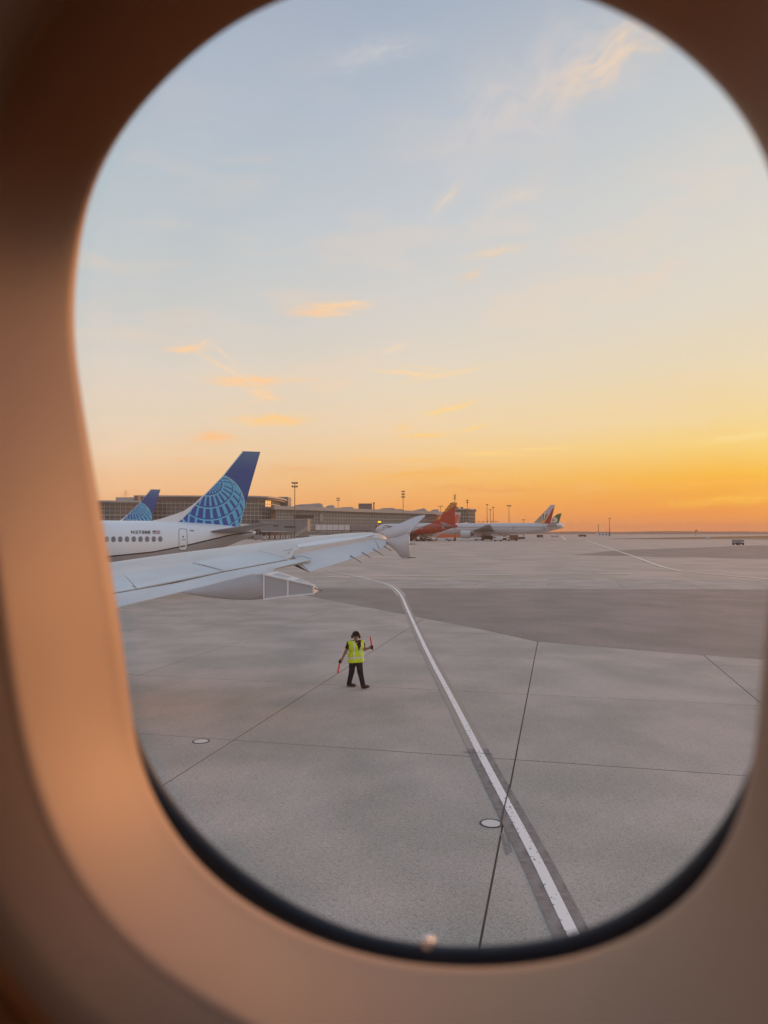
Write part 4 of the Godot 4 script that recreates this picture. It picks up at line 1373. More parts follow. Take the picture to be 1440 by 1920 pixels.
func truck(called: String, label: String, category: String, at: Vector3, turn: float, l: float, h: float, body: Material, cab_m: Material, group := "") -> void:
	var t := thing(called, label, category, Transform3D(Basis(Vector3.UP, turn), at), group)
	var st := begin()
	box(st, Vector3(-l * 0.12, 0.7 + (h - 0.7) / 2, 0), Vector3(l * 0.72, h - 0.7, 2.2))
	put("load_body", done(st), body, t)
	st = begin()
	plate(st, PackedVector2Array([Vector2(l * 0.26, 0.6), Vector2(l * 0.5, 0.6), Vector2(l * 0.5, 1.3), Vector2(l * 0.44, minf(h, 2.3)), Vector2(l * 0.26, minf(h, 2.3))]), -1.0, 1.0)
	put("cab", done(st), cab_m, t)
	st = begin()
	box(st, Vector3(l * 0.36, minf(h, 2.3) * 0.76, 0), Vector3(l * 0.17, 0.5, 2.04))
	put("cab_window", done(st), M.pane_dark, t)
	st = begin()
	box(st, Vector3(0, 0.55, 0), Vector3(l * 0.98, 0.24, 1.9))
	put("chassis", done(st), M.gse_dark, t)
	for q in [[0.34, 1], [0.34, -1], [-0.32, 1], [-0.32, -1]]:
		st = begin(true)
		tube(st, Vector3(l * q[0], 0.42, q[1] * 1.05 - 0.14), Vector3(l * q[0], 0.42, q[1] * 1.05 + 0.14), 0.42, 0.42, 12)
		put("wheel", done(st), M.tyre, t)

func container(label: String, at: Vector3, turn: float, s: float) -> void:
	var t := thing("baggage_container", label, "container", Transform3D(Basis(Vector3.UP, turn), at), "baggage containers in a row by the annex")
	var st := begin()
	plate(st, PackedVector2Array([Vector2(-0.75, 0.5), Vector2(0.55, 0.5), Vector2(0.8, 0.85), Vector2(0.8, 2.1), Vector2(-0.75, 2.1)]), -0.8, 0.8)
	var body := put("container_body", done(st), M.gse_white, t)
	st = begin()
	box(st, Vector3(0, 1.3, 0.82), Vector3(0.9, 1.3, 0.05))
	put("door", done(st), M.bridge_grey, body)
	st = begin()
	box(st, Vector3(0, 0.4, 0), Vector3(1.9, 0.15, 1.6))
	put("dolly_frame", done(st), M.gse_dark, t)
	for q in [[-0.7, 0.7], [0.7, 0.7], [-0.7, -0.7], [0.7, -0.7]]:
		st = begin(true)
		tube(st, Vector3(q[0], 0.2, q[1] - 0.08), Vector3(q[0], 0.2, q[1] + 0.08), 0.2, 0.2, 10)
		put("wheel", done(st), M.tyre, t)
	t.scale = Vector3.ONE * s

func stair_gangway(label: String, at: Vector3, turn: float) -> void:
	var t := thing("covered_stair", label, "boarding stair", Transform3D(Basis(Vector3.UP, turn), at))
	var st := begin()
	for s in [-1.0, 1.0]:
		st = begin()
		bar(st, Vector3(-4.5, 1.2, s), Vector3(4.5, 6.6, s), 0.14, 0.3)
		bar(st, Vector3(-4.5, 2.4, s), Vector3(4.5, 7.8, s), 0.14, 0.2)
		put("side_rail", done(st), M.bridge_white, t)
	for k in 10:
		st = begin()
		box(st, Vector3(-4.2 + 0.93 * k, 1.3 + 0.56 * k, 0), Vector3(0.8, 0.12, 1.9))
		put("step", done(st), M.bridge_grey, t)
	st = begin()
	box(st, Vector3(0.5, 0.8, 0), Vector3(8, 0.7, 2.2))
	put("chassis", done(st), M.gse_white, t)
	for q in [[-2.5, 1], [-2.5, -1], [3.4, 1], [3.4, -1]]:
		st = begin(true)
		tube(st, Vector3(q[0], 0.45, q[1] - 0.15), Vector3(q[0], 0.45, q[1] + 0.15), 0.45, 0.45, 10)
		put("wheel", done(st), M.tyre, t)

func loader(label: String, at: Vector3, turn: float, s := 1.0) -> void:
	var t := thing("belt_loader", label, "belt loader", Transform3D(Basis(Vector3.UP, turn), at))
	var st := begin()
	box(st, Vector3(0, 0.75, 0), Vector3(5, 0.7, 1.9))
	put("chassis", done(st), M.gse_dark, t)
	st = begin()
	bar(st, Vector3(-3.4, 1.2, 0), Vector3(4.2, 3.6, 0), 0.8, 0.3)
	put("conveyor", done(st), M.gse_brown, t)
	st = begin()
	box(st, Vector3(-1.4, 1.7, 0.6), Vector3(1.2, 1.3, 0.9))
	put("cab", done(st), M.gse_white, t)
	for q in [[-1.7, 1], [-1.7, -1], [1.7, 1], [1.7, -1]]:
		st = begin(true)
		tube(st, Vector3(q[0], 0.4, q[1] * 0.9 - 0.12), Vector3(q[0], 0.4, q[1] * 0.9 + 0.12), 0.4, 0.4, 10)
		put("wheel", done(st), M.tyre, t)
	t.scale = Vector3.ONE * s

func furniture() -> void:
	jet_bridge("long pale jet bridge behind the far end of our wing", Vector3(-44.07, 5.9, -470), Vector3(-22.41, 5.9, -478), false, M.bridge_white)
	jet_bridge("short grey jet bridge with cab, right of the long pale one", Vector3(-22.46, 5.9, -479), Vector3(-7.8, 5.6, -470), true, M.bridge_grey)
	jet_bridge("jet bridge reaching the nose of the red tailed airliner", Vector3(9, 5.9, -520), Vector3(-1.02, 5.4, -470), true, M.bridge_white)
	stair_gangway("pale covered boarding stair sloping up beside the slate annex", Vector3(-51.85, 0, -455), 0.1)
	stair_gangway("boarding stair leaning against the front of the white airliner", Vector3(32.49, 0, -425), 0.15)
	var names := ["leftmost", "second", "third", "fourth", "rightmost"]
	for k in 5:
		container("%s of five white containers in front of the slate annex" % names[k], Vector3(-69.82 + k * 3.1, 0, -440 - k), 0.05 * k, 1.25)
	var masts := [
		["tall mast with two rows of floodlights above the concourse's left end", -39.87, -330.0, 26.77, 2, 2.4],
		["short twin armed mast on the skyline beside the rooftop humps", -37.22, -600.0, 32.32, 2, 2.6],
		["slim tall mast rising behind our wingtip", 10.9, -420.0, 27.95, 3, 1.5],
		["mast directly behind the tip of the red fin", 58.51, -610.0, 35.43, 3, 1.6],
		["mast in front of the terminal's square end block", 67.72, -600.0, 30.59, 2, 1.2],
		["tallest of the three masts close together right of the terminal", 89.32, -640.0, 28.62, 1, 1.4],
		["shortest of the three masts close together right of the terminal", 100.72, -700.0, 26.32, 1, 1.2],
		["rightmost of the three masts close together right of the terminal", 96.1, -650.0, 26.65, 1, 1.2],
		["lone mast with a flat crown above the white airliner's rear body", 81.18, -480.0, 21.92, 1, 2.6],
		["tiny distant mast just left of the sunburst fin", 150.88, -800.0, 18.45, 1, 3.0],
		["thin mast at the left end of the distant shed", 260.94, -900.0, 13.69, 1, 0.8],
		["taller mast at the right end of the distant shed", 273.05, -895.0, 21.71, 1, 3.2],
		["tiny mast over the concourse roof left of the red fin", 53.52, -700.0, 29.35, 1, 4.4],
	]
	for q in masts:
		mast(q[0], q[1], q[2], q[3], q[4], q[5])
	# lit gate sign
	var t := thing("gate_sign", "small lit yellow gate sign on the concourse above the jet bridges", "sign", Transform3D(Basis(), Vector3(-3.43, 12.48, -560)))
	var st := begin()
	box(st, Vector3.ZERO, Vector3(2.6, 1.2, 0.3))
	var sg := mat("sign_light", Color(0.9, 0.7, 0.08), 0.5)
	sg.emission_enabled = true
	sg.emission = Color(1.0, 0.82, 0.15)
	sg.emission_energy_multiplier = 0.7
	put("sign_face", done(st), sg, t)
	st = begin()
	box(st, Vector3(0, 0, -0.1), Vector3(3.0, 1.5, 0.2))
	put("sign_frame", done(st), M.gse_dark, t)
	st = begin()
	tube(st, Vector3(0, -0.7, -0.15), Vector3(0, -13, -0.15), 0.15, 0.15, 6)
	put("sign_post", done(st), M.pole_metal, t)
	var om := OmniLight3D.new()
	om.name = "sign_glow"
	om.position = Vector3(0, 0, 0.6)
	om.light_color = Color(1.0, 0.82, 0.2)
	om.light_energy = 0.6
	om.light_size = 0.6
	om.omni_range = 20
	om.omni_attenuation = 2
	om.shadow_enabled = true
	t.add_child(om)
	# ground vehicles
	truck("service_truck", "dark service truck parked left of the red airliner's tail", "truck", Vector3(16.394, 0, -398.901), 0.2, 8.0, 4.0, M.gse_brown, M.gse_dark)
	truck("catering_truck", "brown catering truck under the red airliner's belly", "truck", Vector3(21.673, 0, -411.764), -0.3, 7.0, 3.2, M.gse_brown, M.gse_white)
	loader("belt loader under the red airliner, left of the white tug", Vector3(18.407, 0, -375.443), 0.4)
	loader("belt loader beside the white tug under the red tail", Vector3(22.311, 0, -386.817), 2.6)
	truck("baggage_tug", "small white tug below the root of the red fin", "tug", Vector3(25.1, 0, -386.817), 1.0, 3.4, 2.2, M.gse_white, M.gse_white)
	truck("baggage_tug", "white tug on the apron in front of the white airliner's nose", "tug", Vector3(35.854, 0, -391.561), 0.2, 4.2, 1.8, M.gse_white, M.gse_dark)
	truck("baggage_tug", "white tug below the white airliner's mid body, left of the red truck", "tug", Vector3(58.617, 0, -379.911), 2.9, 4.4, 2.6, M.gse_white, M.gse_white)
	truck("tank_truck", "dull red truck parked under the white airliner's rear body", "truck", Vector3(68.458, 0, -393.978), 3.1, 6.0, 3.2, M.gse_brown, M.gse_white)
	truck("baggage_tug", "low dark tug between the white airliner's engine and gear", "tug", Vector3(52.507, 0, -409.126), 0.0, 5.0, 1.8, M.gse_white, M.gse_dark)
	truck("service_truck", "dark truck under the white airliner's wing", "truck", Vector3(60.009, 0, -431.234), 0.1, 7.0, 2.6, M.gse_dark, M.gse_dark)
	truck("service_truck", "tiny pale truck on the apron below the green tail", "truck", Vector3(163.617, 0, -709.059), 0.3, 7.0, 3.0, M.gse_white, M.gse_white)
	truck("service_truck", "tiny dark truck below the white airliner's tail cone", "truck", Vector3(134.831, 0, -638.165), 0.3, 6.0, 2.4, M.gse_dark, M.gse_white)
	truck("baggage_tug", "tiny dark tug alone on the apron between green tail and shed", "tug", Vector3(201.393, 0, -750.761), 0.2, 8.0, 2.2, M.gse_dark, M.gse_brown)
	truck("airfield_van", "small grey van with white cab driving on the taxiway at far right", "van", Vector3(127.314, 0, -265.976), 0.15, 3.5, 2.0, M.bridge_grey, M.gse_white)
	truck("service_truck", "grey truck beside the boarding stair near the slate annex", "truck", Vector3(-39.6, 0, -450), 0.1, 12.0, 3.0, M.bridge_white, M.gse_white)
	truck("service_truck", "dark low truck parked under the long pale jet bridge", "truck", Vector3(-30.52, 0, -460), 0.1, 12.0, 3.4, M.gse_dark, M.gse_dark)
	truck("service_truck", "long dark truck parked under the short grey jet bridge", "truck", Vector3(-15.99, 0, -462), 0.1, 14.0, 3.6, M.gse_brown, M.gse_dark)
	truck("service_truck", "dark truck between the nearest plane's tail cone and the containers", "truck", Vector3(-72.26, 0, -430), 0.1, 7.0, 3.0, M.bridge_grey, M.gse_white)
	for q in [[Vector3(384.467, 0, -1029.222), 5.0, "tiny pale taxiway sign in the middle distance left of the van"], [Vector3(223.828, 0, -510.558), 3.2, "tiny pale taxiway sign nearest to the small grey van"]]:
		t = thing("taxiway_sign", q[2], "sign", Transform3D(Basis(), q[0]), "taxiway signs at the right")
		st = begin()
		box(st, Vector3(0, 0.9, 0), Vector3(q[1], 0.9, 0.3))
		put("sign_panel", done(st), M.bridge_white, t)
		for k in [-0.35, 0.35]:
			st = begin()
			tube(st, Vector3(q[1] * k, 0, 0), Vector3(q[1] * k, 0.5, 0), 0.08, 0.08, 6)
			put("leg", done(st), M.gse_dark, t)
	t = thing("windsock", "tiny dark windsock on the skyline at right", "windsock", Transform3D(Basis(), Vector3(379.08, 0, -900)))
	st = begin()
	tube(st, Vector3.ZERO, Vector3(0, 7, 0), 0.25, 0.2, 6)
	put("pole", done(st), M.pole_metal, t)
	st = begin(true)
	tube(st, Vector3(0, 6.8, 0), Vector3(2.6, 6.2, 0), 0.9, 0.45, 8)
	put("sock", done(st), M.gse_dark, t)

# ---------------------------------------------------------------- the marshaller
func field_mesh(st: SurfaceTool, bones: Array, cell: float, blend: float, cut: Variant = null) -> void:
	var lo := Vector3.ONE * 1e9
	var hi := -lo
	for b in bones:
		var r := maxf(b[2], b[3]) + cell * 3
		lo = lo.min(b[0].min(b[1]) - Vector3.ONE * r)
		hi = hi.max(b[0].max(b[1]) + Vector3.ONE * r)
	var nx := int((hi.x - lo.x) / cell) + 2
	var ny := int((hi.y - lo.y) / cell) + 2
	var nz := int((hi.z - lo.z) / cell) + 2
	var acc := PackedFloat32Array()
	acc.resize(nx * ny * nz)
	for b in bones:
		var a: Vector3 = b[0]
		var ba: Vector3 = b[1] - a
		var ra: float = b[2]
		var rb: float = b[3]
		var bb := maxf(ba.length_squared(), 1e-9)
		var r := maxf(ra, rb) + cell * 2 + blend * 3
		var p0: Vector3 = (a.min(b[1]) - Vector3.ONE * r - lo) / cell
		var p1: Vector3 = (a.max(b[1]) + Vector3.ONE * r - lo) / cell
		for k in range(maxi(0, int(p0.z)), mini(nz, int(p1.z) + 2)):
			for j in range(maxi(0, int(p0.y)), mini(ny, int(p1.y) + 2)):
				for i in range(maxi(0, int(p0.x)), mini(nx, int(p1.x) + 2)):
					var p := lo + Vector3(i, j, k) * cell - a
					var h := clampf(p.dot(ba) / bb, 0.0, 1.0)
					var d := (p - ba * h).length() - lerpf(ra, rb, h)
					if d < r:
						acc[i + nx * (j + ny * k)] += exp(-d / blend)
	var has_cut := cut != null
	for k in nz:
		for j in ny:
			for i in nx:
				var id := i + nx * (j + ny * k)
				var d := -log(acc[id]) * blend if acc[id] > 1e-30 else 1.0
				if has_cut and d < cell * 3:
					d = maxf(d, cut.call(lo + Vector3(i, j, k) * cell))
				acc[id] = d
	var spot := {}
	var offs := [0, 1, nx, nx + 1, nx * ny, nx * ny + 1, nx * ny + nx, nx * ny + nx + 1]
	var edges := [[0, 1], [2, 3], [4, 5], [6, 7], [0, 2], [1, 3], [4, 6], [5, 7], [0, 4], [1, 5], [2, 6], [3, 7]]
	for k in nz - 1:
		for j in ny - 1:
			for i in nx - 1:
				var id := i + nx * (j + ny * k)
				var neg := 0
				for o in offs:
					if acc[id + o] < 0:
						neg += 1
				if neg == 0 or neg == 8:
					continue
				var sum := Vector3.ZERO
				var cnt := 0
				for e in edges:
					var da := acc[id + offs[e[0]]]
					var db := acc[id + offs[e[1]]]
					if (da < 0) != (db < 0):
						var f := da / (da - db)
						var c0 := Vector3(e[0] & 1, (e[0] >> 1) & 1, e[0] >> 2)
						var c1 := Vector3(e[1] & 1, (e[1] >> 1) & 1, e[1] >> 2)
						sum += c0.lerp(c1, f)
						cnt += 1
				spot[id] = lo + (Vector3(i, j, k) + sum / cnt) * cell
	var ax := [1, nx, nx * ny]
	for id in spot:
		for d in 3:
			var o1: int = ax[(d + 1) % 3]
			var o2: int = ax[(d + 2) % 3]
			var va := acc[id]
			var vb := acc[id + ax[d]]
			if (va < 0) == (vb < 0) or not (spot.has(id - o1) and spot.has(id - o2) and spot.has(id - o1 - o2)):
				continue
			if va < 0:
				quad(st, spot[id], spot[id - o2], spot[id - o1 - o2], spot[id - o1])
			else:
				quad(st, spot[id], spot[id - o1], spot[id - o1 - o2], spot[id - o2])

func cap_shape(st: SurfaceTool, c: Vector3, prof: Array, bs: Basis, n := 24) -> void:
	var rings := []
	for q in prof:
		var r := PackedVector3Array()
		for i in n:
			r.append(c + bs * Vector3(cos(TAU * i / n) * q[0], q[1], sin(TAU * i / n) * q[0] * (q[2] if q.size() > 2 else 1.0)))
		rings.append(r)
	loft(st, rings, true, true)

func glove_bones(c: Vector3, axis: Vector3, palm: Vector3, wrist: Vector3) -> Array:
	var side := axis.cross(palm).normalized()
	var out := []
	var heel := c + palm * 0.045
	out.append([wrist, wrist.lerp(heel, 0.5), 0.036, 0.032])
	for k in 4:
		var off := axis * (0.031 - 0.0205 * k)
		out.append([wrist.lerp(heel, 0.45), heel + off - side * 0.012, 0.024, 0.016])
		var last := heel + off - side * 0.012
		var reach: float = [1.0, 1.08, 1.03, 0.88][k]
		for j in 4:
			var a := 0.15 + (j + 1) * 0.88 * reach
			var nx := c + off + (palm * cos(a) + side * sin(a)) * 0.031
			out.append([last, nx, 0.0115 - 0.0006 * j, 0.011 - 0.0006 * j])
			last = nx
	var tb := wrist.lerp(heel, 0.6) + axis * 0.025
	var t1 := c + axis * 0.05 + (palm * 0.7 - side * 0.72) * 0.036
	var t2 := c + axis * 0.055 + (-palm * 0.45 - side * 0.85) * 0.033
	out.append([tb, t1, 0.016, 0.0125])
	out.append([t1, t2, 0.0125, 0.0105])
	return out

func marshaller() -> void:
	var at := Transform3D(Basis(), Vector3(-0.84, 0, -22.09))
	var t := thing("person", "marshaller in yellow green vest, dark cap and ear cups, walking with two wands", "person", at)
	var sR := Vector3(-0.185, 1.31, 0.09)
	var eR := Vector3(-0.30, 1.05, 0.13)
	var wR := Vector3(-0.405, 0.85, 0.18)
	var sL := Vector3(0.165, 1.325, -0.09)
	var eL := Vector3(0.265, 1.105, -0.1)
	var wL := Vector3(0.405, 1.165, 0.02)
	var hip := [Vector3(-0.085, 0.82, 0.03), Vector3(0.085, 0.82, -0.03)]
	var knee := [Vector3(-0.12, 0.46, 0.03), Vector3(0.135, 0.47, 0.11)]
	var ankle := [Vector3(-0.205, 0.1, -0.13), Vector3(0.225, 0.1, 0.17)]
	var head := Vector3(0.005, 1.51, 0.03)
	# skin: one continuous body
	var bones := [
		[Vector3(-0.1, 1.19, 0.05), Vector3(0.09, 1.2, -0.04), 0.115, 0.115], [Vector3(-0.07, 0.96, 0.04), Vector3(0.08, 0.96, -0.03), 0.12, 0.12], [Vector3(0, 0.9, 0), Vector3(0, 1.28, 0), 0.11, 0.1],
		[sR, sL, 0.06, 0.06], [Vector3(0, 1.3, 0), head + Vector3(0, -0.06, -0.01), 0.058, 0.052],
		[sR, eR, 0.052, 0.043], [eR, wR, 0.042, 0.03], [sL, eL, 0.052, 0.043], [eL, wL, 0.042, 0.03],
		[wR, wR + (wR - eR).normalized() * 0.06, 0.03, 0.03], [wL, wL + (wL - eL).normalized() * 0.06, 0.03, 0.03],
	]
	for k in 2:
		bones.append([hip[k], knee[k], 0.085, 0.056])
		bones.append([knee[k], ankle[k], 0.055, 0.04])
	var st := begin(true)
	field_mesh(st, bones, 0.013, 0.014)
	var hb := [
		[head + Vector3(0, 0.02, -0.02), head + Vector3(0, 0.03, 0.005), 0.084, 0.08], [head + Vector3(0, -0.045, 0.025), head + Vector3(0, -0.03, 0.02), 0.06, 0.066], [head + Vector3(0, -0.09, 0.055), head + Vector3(0, -0.075, 0.05), 0.026, 0.034],
		[head + Vector3(0, 0.0, 0.088), head + Vector3(0, -0.035, 0.104), 0.008, 0.0135], [head + Vector3(-0.034, 0.022, 0.078), head + Vector3(0.034, 0.022, 0.078), 0.012, 0.012],
		[head + Vector3(-0.018, -0.062, 0.083), head + Vector3(0.018, -0.062, 0.083), 0.008, 0.008],
	]
	field_mesh(st, hb, 0.0045, 0.006)
	put("body", done(st), M.skin, t)
	for s in [-1, 1]:
		st = begin(true)
		cap_shape(st, head + Vector3(0.031 * s, 0.004, 0.083), [[0.002, -0.006], [0.009, -0.004], [0.011, 0.0], [0.009, 0.004], [0.002, 0.006]], Basis(), 12)
		put("eye", done(st), M.gse_dark, t.get_node("body"))
		st = begin(true)
		cap_shape(st, head + Vector3(0.079 * s, -0.005, 0.0), [[0.002, -0.034], [0.014, -0.02], [0.017, 0.012], [0.004, 0.032]], Basis(), 12)
		put("ear", done(st), M.skin, t.get_node("body"))
	st = begin(true)
	cap_shape(st, head + Vector3(0, -0.06, 0.091), [[0.003, -0.006], [0.022, -0.003, 0.3], [0.024, 0.0, 0.3], [0.02, 0.004, 0.3], [0.003, 0.006]], Basis(), 12)
	put("mouth", done(st), M.lips, t.get_node("body"))
	# shirt
	st = begin(true)
	var er := sR.lerp(eR, 0.62)
	var el := sL.lerp(eL, 0.62)
	field_mesh(st, [[Vector3(-0.1, 1.19, 0.05), Vector3(0.09, 1.2, -0.04), 0.14, 0.14], [Vector3(-0.075, 0.92, 0.04), Vector3(0.08, 0.92, -0.03), 0.135, 0.135], [sR, sL, 0.08, 0.08], [sR, er, 0.068, 0.068], [sL, el, 0.068, 0.068], [Vector3(0, 1.3, 0), Vector3(0, 1.385, 0.012), 0.078, 0.07]], 0.012, 0.012,
		func(p: Vector3) -> float: return maxf(maxf(0.8 - p.y, p.y - 1.385), maxf((p - er).dot((eR - sR).normalized()), (p - el).dot((eL - sL).normalized()) if p.x > 0.15 else -1.0)))
	put("shirt", done(st), M.black_cloth, t)
	# trousers
	st = begin(true)
	var tb := [[Vector3(-0.085, 0.85, 0.03), Vector3(0.085, 0.85, -0.03), 0.128, 0.128]]
	for k in 2:
		tb.append([hip[k], knee[k], 0.112, 0.082])
		tb.append([knee[k], ankle[k] + Vector3(0, -0.02, 0), 0.08, 0.07])
	field_mesh(st, tb, 0.012, 0.012, func(p: Vector3) -> float: return maxf(p.y - 0.92, 0.055 - p.y))
	put("trousers", done(st), M.navy_cloth, t)
	# vest
	var vb := [[Vector3(-0.1, 1.2, 0.055), Vector3(0.09, 1.21, -0.045), 0.155, 0.155], [Vector3(-0.085, 0.95, 0.045), Vector3(0.09, 0.95, -0.035), 0.152, 0.152], [Vector3(-0.09, 0.78, 0.045), Vector3(0.09, 0.78, -0.035), 0.155, 0.155], [sR + Vector3(0.02, 0.005, 0), sL + Vector3(-0.01, 0.005, 0), 0.094, 0.094], [Vector3(0, 1.32, 0.0), Vector3(0, 1.37, 0.0), 0.085, 0.075]]
	var face := Vector3(0.46, 0, 0.89)
	var right := Vector3(0.89, 0, -0.46)
	var open := func(p: Vector3) -> float:
		var d := maxf(0.745 - p.y, p.y - 1.385)
		var q := p - Vector3(0.045, 0, 0)
		if q.dot(face) > -0.03:
			d = maxf(d, (p.y - 1.08) * 0.34 - absf(q.dot(right)) if p.y > 1.08 else d)
		d = maxf(d, 0.093 - (p - Vector3(-0.275, 1.225, 0.115)).length())
		d = maxf(d, 0.085 - (p - Vector3(0.255, 1.235, -0.125)).length())
		return d
	st = begin(true)
	field_mesh(st, vb, 0.011, 0.014, open)
	var vest := put("vest", done(st), M.vest, t)
	st = begin(true)
	for b in vb:
		b[2] += 0.005
		b[3] += 0.005
	field_mesh(st, vb, 0.011, 0.014, func(p: Vector3) -> float:
		var band := absf(p.y - 0.885) - 0.03
		var s := absf(p.dot(right)) - 0.115
		var strap := maxf(absf(s) - 0.024, 0.9 - p.y)
		return maxf(open.call(p), minf(band, strap)))
	put("reflective_band", done(st), M.reflective, vest)
	st = begin()
	box(st, Vector3(0.135, 1.24, 0.115), Vector3(0.05, 0.035, 0.03), Basis(Vector3.UP, 0.5))
	put("radio", done(st), M.gse_dark, vest)
	# shoes
	for q in [[Vector3(-0.225, 0.05, -0.14), Vector3(-0.03, 0.038, -0.08), 0.052, 0.036, 0.0], [Vector3(0.215, 0.05, 0.17), Vector3(0.38, 0.075, 0.26), 0.052, 0.038, 0.0]]:
		st = begin(true)
		var mid: Vector3 = q[0].lerp(q[1], 0.5)
		var ank = ankle[0] if q[0].x < 0 else ankle[1]
		field_mesh(st, [[q[0], mid, 0.05, 0.052], [mid, q[1], 0.05, 0.038], [q[0] + Vector3(0.01, 0, 0.005), ank, 0.052, 0.052]], 0.008, 0.009, func(p: Vector3) -> float: return 0.002 - p.y)
		put("shoe", done(st), M.shoe, t)
	# cap
	st = begin(true)
	cap_shape(st, head + Vector3(0, 0.05, -0.012), [[0.098, -0.012], [0.1, 0.02], [0.094, 0.055], [0.07, 0.085], [0.03, 0.098], [0.004, 0.1]], Basis(), 28)
	var cap := put("cap", done(st), M.black_cloth, t)
	st = begin(true)
	var brim := []
	for j in 5:
		var r := PackedVector3Array()
		for i in 13:
			var a := PI * (i / 12.0)
			var rr := 0.094 + 0.016 * j * sin(a)
			r.append(head + Vector3(cos(a) * (0.094 - 0.002 * j), 0.046 - 0.005 * j * sin(a) - 0.01 * absf(cos(a)), -0.008 + sin(a) * rr))
		brim.append(r)
	loft(st, brim, false)
	put("brim", done(st), M.black_cloth, cap)
	# ear defenders
	for s in [-1.0, 1.0]:
		st = begin(true)
		cap_shape(st, head + Vector3(0.114 * s, -0.008, 0.01), [[0.035, -0.028], [0.052, -0.022], [0.057, 0.0], [0.05, 0.022], [0.028, 0.03]], Basis(Vector3.BACK, PI / 2), 18)
		put("ear_cup", done(st), M.ear_cup, t)
	st = begin(true)
	for i in 16:
		var a0 := PI * i / 16.0
		var a1 := PI * (i + 1) / 16.0
		tube(st, head + Vector3(cos(a0) * 0.118, sin(a0) * 0.155 - 0.005, 0.0), head + Vector3(cos(a1) * 0.118, sin(a1) * 0.155 - 0.005, 0.0), 0.009, 0.009, 8)
	put("headband", done(st), M.gse_dark, t)
	# gloves and wands
	var hands := [
		[Vector3(-0.455, 0.79, 0.2), Vector3(-0.455, 0.79, 0.2), (Vector3(-0.46, 0.77, 0.2) - Vector3(-0.535, 0.41, 0.24)).normalized(), wR, -0.3, "orange red wand pointing down in the marshaller's lower hand"],
		[Vector3(0.485, 1.185, 0.05), Vector3(0.485, 1.185, 0.05), (Vector3(0.43, 1.5, 0.06) - Vector3(0.485, 1.12, 0.05)).normalized(), wL, 0.28, "orange red wand held upright in the marshaller's raised hand"],
	]
	for q in hands:
		var c: Vector3 = q[0]
		var axis: Vector3 = q[2]
		var wrist: Vector3 = q[3]
		var palm := (wrist - c) - axis * (wrist - c).dot(axis)
		palm = palm.normalized() if palm.length() > 0.01 else Vector3(0, 0, -1)
		if absf((wrist - c).normalized().dot(axis)) > 0.8:
			palm = (palm * 0.3 + Vector3(0.3, 0, -0.9)).normalized()
			palm = (palm - axis * palm.dot(axis)).normalized()
		st = begin(true)
		field_mesh(st, glove_bones(c, axis, palm, wrist), 0.004, 0.0045)
		put("glove", done(st), M.glove, t)
		var dirn := axis * signf(q[4])
		var w := thing("marshalling_wand", q[5], "wand", Transform3D(frame_of(dirn), at.origin + c), "wands held by the marshaller")
		st = begin(true)
		cap_shape(st, Vector3.ZERO, [[0.012, -0.085], [0.018, -0.08], [0.018, 0.045], [0.024, 0.05]], Basis(), 14)
		put("handle", done(st), M.gse_dark, w)
		st = begin(true)
		cap_shape(st, Vector3.ZERO, [[0.024, 0.051], [0.026, 0.08], [0.025, absf(q[4]) + 0.03], [0.018, absf(q[4]) + 0.048], [0.004, absf(q[4]) + 0.052]], Basis(), 14)
		put("light_tube", done(st), M.wand, w)

# ---------------------------------------------------------------- the window we look through
func ring3(p: PackedVector2Array, z: float, s := 1.0, mid := Vector2.ZERO) -> PackedVector3Array:
	var out := PackedVector3Array()
	for q in p:
		var w := mid + (q - mid) * s
		out.append(Vector3(w.x, w.y, z))
	return out

func deep(q: Vector2) -> float:
	return 0.0555 - 0.022 * smoothstep(-0.03, 0.14, q.y) - 0.016 * smoothstep(0.07, 0.18, q.y) - 0.012 * smoothstep(-0.02, 0.12, q.y) * smoothstep(-0.02, 0.08, q.x)

func out_to(q: Vector2) -> Vector2:
	# a shallower rim lies farther out
	return q * (0.225 - deep(q)) / 0.1695

func reveal(a: PackedVector2Array, b: PackedVector2Array, f: float, h: float) -> PackedVector3Array:
	var out := PackedVector3Array()
	for i in a.size():
		var q := a[i].lerp(out_to(b[i]), f)
		out.append(Vector3(q.x, q.y, deep(b[i]) * h))
	return out

func bezel(a: PackedVector2Array, b: PackedVector2Array, f: float, h: float) -> PackedVector3Array:
	var out := PackedVector3Array()
	for i in a.size():
		var q := out_to(a[i]).lerp(b[i], f)
		out.append(Vector3(q.x, q.y, lerpf(deep(a[i]), 0.084, h)))
	return out

func mix2(a: PackedVector2Array, b: PackedVector2Array, f: float) -> PackedVector2Array:
	var out := PackedVector2Array()
	for i in a.size():
		out.append(a[i].lerp(b[i], f))
	return out

func pierced(st: SurfaceTool, rings: Array, hole: int, mid: Vector2) -> void:
	# lofted wall; unseen openings beside the window added in one band for fill light
	var n: int = rings[0].size()
	for i in rings.size() - 1:
		for j in n:
			var k := (j + 1) % n
			if i == hole and absf(rings[i][j].y - mid.y) < 0.15:
				continue
			quad(st, rings[i][j], rings[i + 1][j], rings[i + 1][k], rings[i][k])

